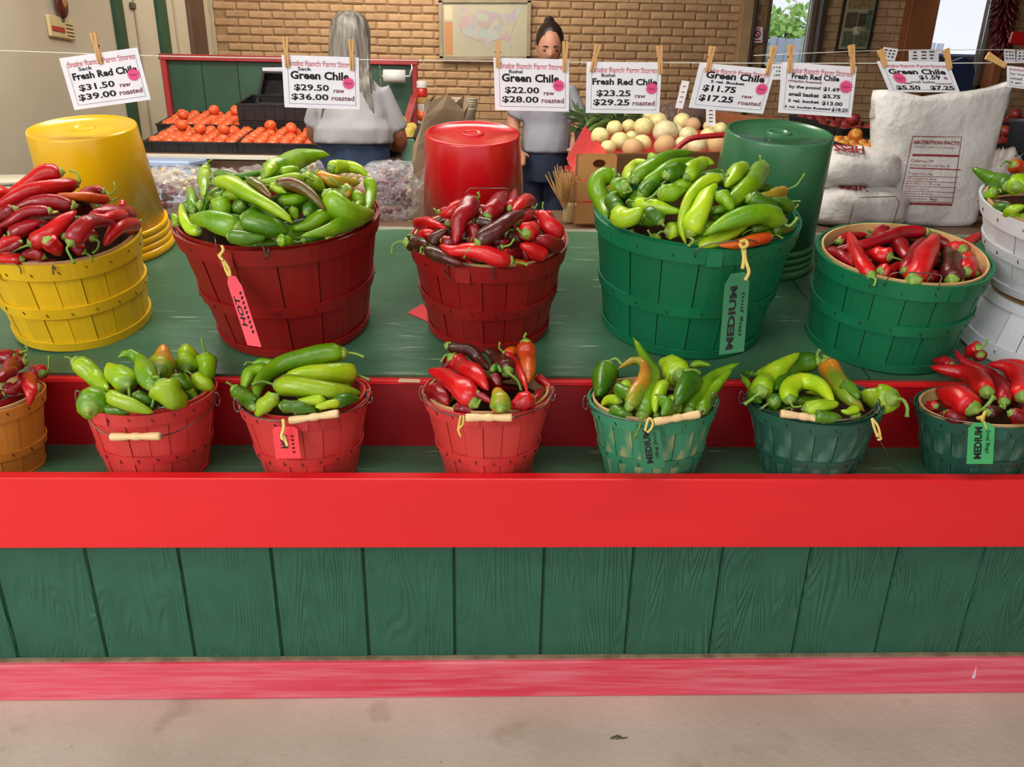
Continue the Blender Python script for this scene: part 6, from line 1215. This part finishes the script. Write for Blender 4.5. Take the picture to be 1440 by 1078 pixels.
b = MB(); b.box(O+U*.5+V*.86+n*.003, (U.length*.7, .003, .012)); b.box(O+U*.5+V*.1+n*.003, (U.length*.5, .003, .008)); b.build('small_print', mat('ring_red', (190, 50, 60)), ns)
# decorations on the left wall
def lw_pt(px, py): d = ray(px, py); t = (xL+.012-CO[0])/d[0]; return Vector(CO+d*t)
pq = empty('wall_plaque', (0, 0, 0)); tag(pq, 'small parchment plaque with red band on the beige wall', 'plaque'); c4 = [lw_pt(67,25), lw_pt(101,24), lw_pt(102,52), lw_pt(71,56)]
ctr = sum(c4, Vector())/4; w_ = abs(c4[1].y-c4[0].y); h_ = .13; 
MB().box((xL+.012, ctr.y, ctr.z), (.02, w_, abs(c4[0].z-c4[3].z)+.0), bev=.006).build('plaque_board', mat('parchment', (218, 198, 150), (200, 180, 130), nscale=12), pq); MB().box((xL+.024, ctr.y-w_*.2, ctr.z-.01), (.006, w_*.5, .025), bev=.002).build('red_band', mat('plaque_red', (170, 62, 46)), pq)
MB().box((xL+.024, ctr.y+w_*.05, ctr.z+.045), (.006, .03, .03), bev=.004).build('green_motif', mat('plaque_green', (74, 110, 66)), pq)
for k in range(4): MB().box((xL+.0235, ctr.y+w_*.28, ctr.z+.02-.018*k), (.003, w_*.28, .004)).build('small_print', ink, pq)
c_ = lw_pt(81, 4); b = MB(); b.ball(c_+Vector((.02, 0, 0)), (.02, .055, .075), 18, 12); o = b.build('oval_ornament', mat('dark_red_glaze', (96, 40, 34), (70, 28, 24), rough=.25, nscale=10), None, True); tag(o, 'glossy dark red oval ornament above the plaque', 'ornament')
b = MB(); b.ball(c_+Vector((.034, 0, .01)), (.012, .024, .035), 12, 8); b.build('inlay', mat('tan_inlay', (176, 128, 84)), o, True)
c_ = lw_pt(187, 8); b = MB(); b.box(c_, (.012, .07, .035), bev=.003); tag(b.build('name_plate', mat('dark_plate', (84, 80, 72)), None), 'tiny dark plate high on the white wall panel', 'plate')
# chile ristra on the right post
ri = empty('chile_ristra', atY(1418, 0, 6.3)); tag(ri, 'hanging string of dried dark red chiles at top right', 'ristra'); b = MB(); rr = random.Random(12); top = atY(1418, -20, 6.3); bot = atY(1410, 68, 6.3)
for k in range(150):
    t = k/150; c_ = top.lerp(bot, t); a = rr.uniform(0, 2*PI); rd = .10*(1-.5*t**3); p = c_+Vector((math.cos(a)*.02, math.sin(a)*.02, 0)); q = c_+Vector((math.cos(a)*rd, math.sin(a)*rd, -.10)); b.tube([p, p.lerp(q, .4)+Vector((0, 0, -.01)), q], [.014, .017, .003], 6)
o = b.build('dried_pods', mat('dried_red', (96, 14, 20), (66, 8, 14), rough=.35, nscale=9), None, True); o['kind'] = 'stuff'; o.parent = ri; o.matrix_parent_inverse = Matrix.Translation(-ri.location)
o = MB().tube([top+Vector((0, 0, .5)), bot], .005, 6).build('cord', twine, None); o.parent = ri; o.matrix_parent_inverse = Matrix.Translation(-ri.location)
b = MB(); b.box(atY(1434, 54, 6.0), (.16, .02, .09), Matrix.Rotation(.1, 3, 'Y'), bev=.01); tag(b.build('red_sign', mat('glossy_red', (196, 26, 30), rough=.3), None), 'small glossy red panel beside the dried chile string', 'sign')
# small curled cards on a second line farther back
Y2 = 3.5
tag(MB().tube([atY(x, y, Y2) for x, y in ((1060,78),(1200,72),(1300,70),(1440,70),(1600,72))], .0012, 5).build('rear_string', mat('white_string', (222, 218, 204)), None, True), 'second thin string behind the right price cards', 'string')
for i, (q, lab) in enumerate((([(1243,66),(1266,70),(1258,86),(1240,84)], 'small crooked card on the rear string left of the orange post'), ([(1278,70),(1318,69),(1320,87),(1276,88)], 'wider small card on the rear string over the white sack'), ([(1412,69),(1425,70),(1428,88),(1410,88)], 'narrow card on the rear string beside the dried chiles'), ([(1430,71),(1450,71),(1450,88),(1428,88)], 'small card on the rear string cut by the right edge'), ([(1086,90),(1100,90),(1098,112),(1084,112)], 'pale violet card glimpsed between the two middle right price cards'))):
    O, U, V, n = quad_frame(q, Y=Y2+.01*(i % 2)); b = MB(); b.hexa([O+V, O+U+V, O+U+V-n*.001, O+V-n*.001, O, O+U, O+U-n*.001, O-n*.001]); o = b.build('price_card', cardm, None, at=O); tag(o, lab, 'sign')
    k = MB(); rr = random.Random(i)
    for v in (.2, .45, .7):
        for u in (.2, .5, .76): k.box(O+U*u+V*v+n*.001, (U.length*rr.uniform(.1, .2), .0008, .005))
    c = k.build('small_print', ink, None, at=O); c.parent = o; c.location = (0, 0, 0)
# chair and ice chest seen before the right window
ch = empty('navy_chair', (atY(1350, 110, 6.3).x, 6.3, FZ)); tag(ch, 'navy high-backed chair standing before the bright right window', 'chair'); nv = mat('navy_vinyl', (34, 48, 78), rough=.4)
zt_ = Z(80, 6.3, 1350)-FZ; b = MB(); pr = [(-.10, .75), (-.115, zt_-.12), (-.08, zt_-.03), (0, zt_), (.08, zt_-.03), (.115, zt_-.12), (.10, .75)]
b.add([(x, 0, z) for x, z in pr]+[(x, .05, z) for x, z in pr], [tuple(range(7)), tuple(range(13, 6, -1))]+[(i, (i+1) % 7, 7+(i+1) % 7, 7+i) for i in range(7)]); b.build('backrest', nv, ch)
MB().box((0, -.2, .78), (.36, .38, .06), bev=.02).build('seat', nv, ch)
for x in (-.15, .15):
    for y in (-.36, 0): MB().box((x, y, .375), (.03, .03, .75)).build('leg', mat('chair_metal', (60, 60, 64), metal=.8), ch)
ic = empty('ice_chest', (5.0, 8.1, 0)); tag(ic, 'pale blue ice chest outside the right window with dark blue top', 'chest')
zi = atY(1350, 76, 7.35).z; ix0, ix1 = atY(1306, 100, 7.35).x, atY(1420, 100, 7.35).x; ic.location = ((ix0+ix1)/2, 7.35, 0)
MB().box((0, .3, zi/2-.06), (ix1-ix0, .6, zi-.12), bev=.02).build('body', mat('ice_blue', (150, 186, 232), (132, 170, 224), rough=.4), ic); MB().box((0, .3, zi-.06), (ix1-ix0+.04, .64, .12), bev=.02).build('chest_lid', mat('deep_blue', (76, 92, 130), rough=.4), ic)
# litter on the floor and the splash on the base board
def floorp(px, py): return atZ(px, py, 0)
p = floorp(868, 1039); lf = MB(); lf.tube([p+Vector((-.016, 0, .003)), p+Vector((0, .002, .006)), p+Vector((.016, -.001, .003))], [.002, .005, .001], 6, flat=.4); lf.tube([p+Vector((.012, 0, .003)), p+Vector((.024, .003, .002))], .0012, 5); lf.tube([p+Vector((-.004, -.001, .003)), p+Vector((.004, .008, .002))], [.004, .001], 5, flat=.4)
tag(lf.build('leaf_scrap', mat('scrap_green', (62, 78, 38), (96, 84, 48), nscale=120), None), 'small curled green leaf scrap on the concrete floor', 'leaf')
b = MB(); rr = random.Random(2)
for px, py in ((1192,987),(994,989),(515,1000),(590,1062),(620,1072),(1066,1019),(100,1050),(878,1045),(676,983),(552,1049)):
    q = floorp(px, max(py, 990)); b.ball(q+Vector((0, 0, .0012)), (.0022, .0018, .0014), 6, 4)
tag(b.build('floor_crumbs', mat('pale_crumbs', (216, 206, 186), (120, 100, 80), nscale=60), None), 'tiny pale crumbs scattered on the concrete floor', 'crumbs', kind='stuff')
p = atY(1371, 945, 1.4046); b = MB(); P = [p+Vector((x, 0, z)) for x, z in ((0, .016), (.002, .004), (.0045, -.012), (.004, -.018), (-.003, -.018), (-.0035, -.012), (-.001, .004))]
b.add(P+[v+Vector((0, .0012, 0)) for v in P], [tuple(range(7))]+[(i, (i+1) % 7, 7+(i+1) % 7, 7+i) for i in range(7)]); b.build('paint_drip', mat('pale_drip', (232, 196, 226)), stand)
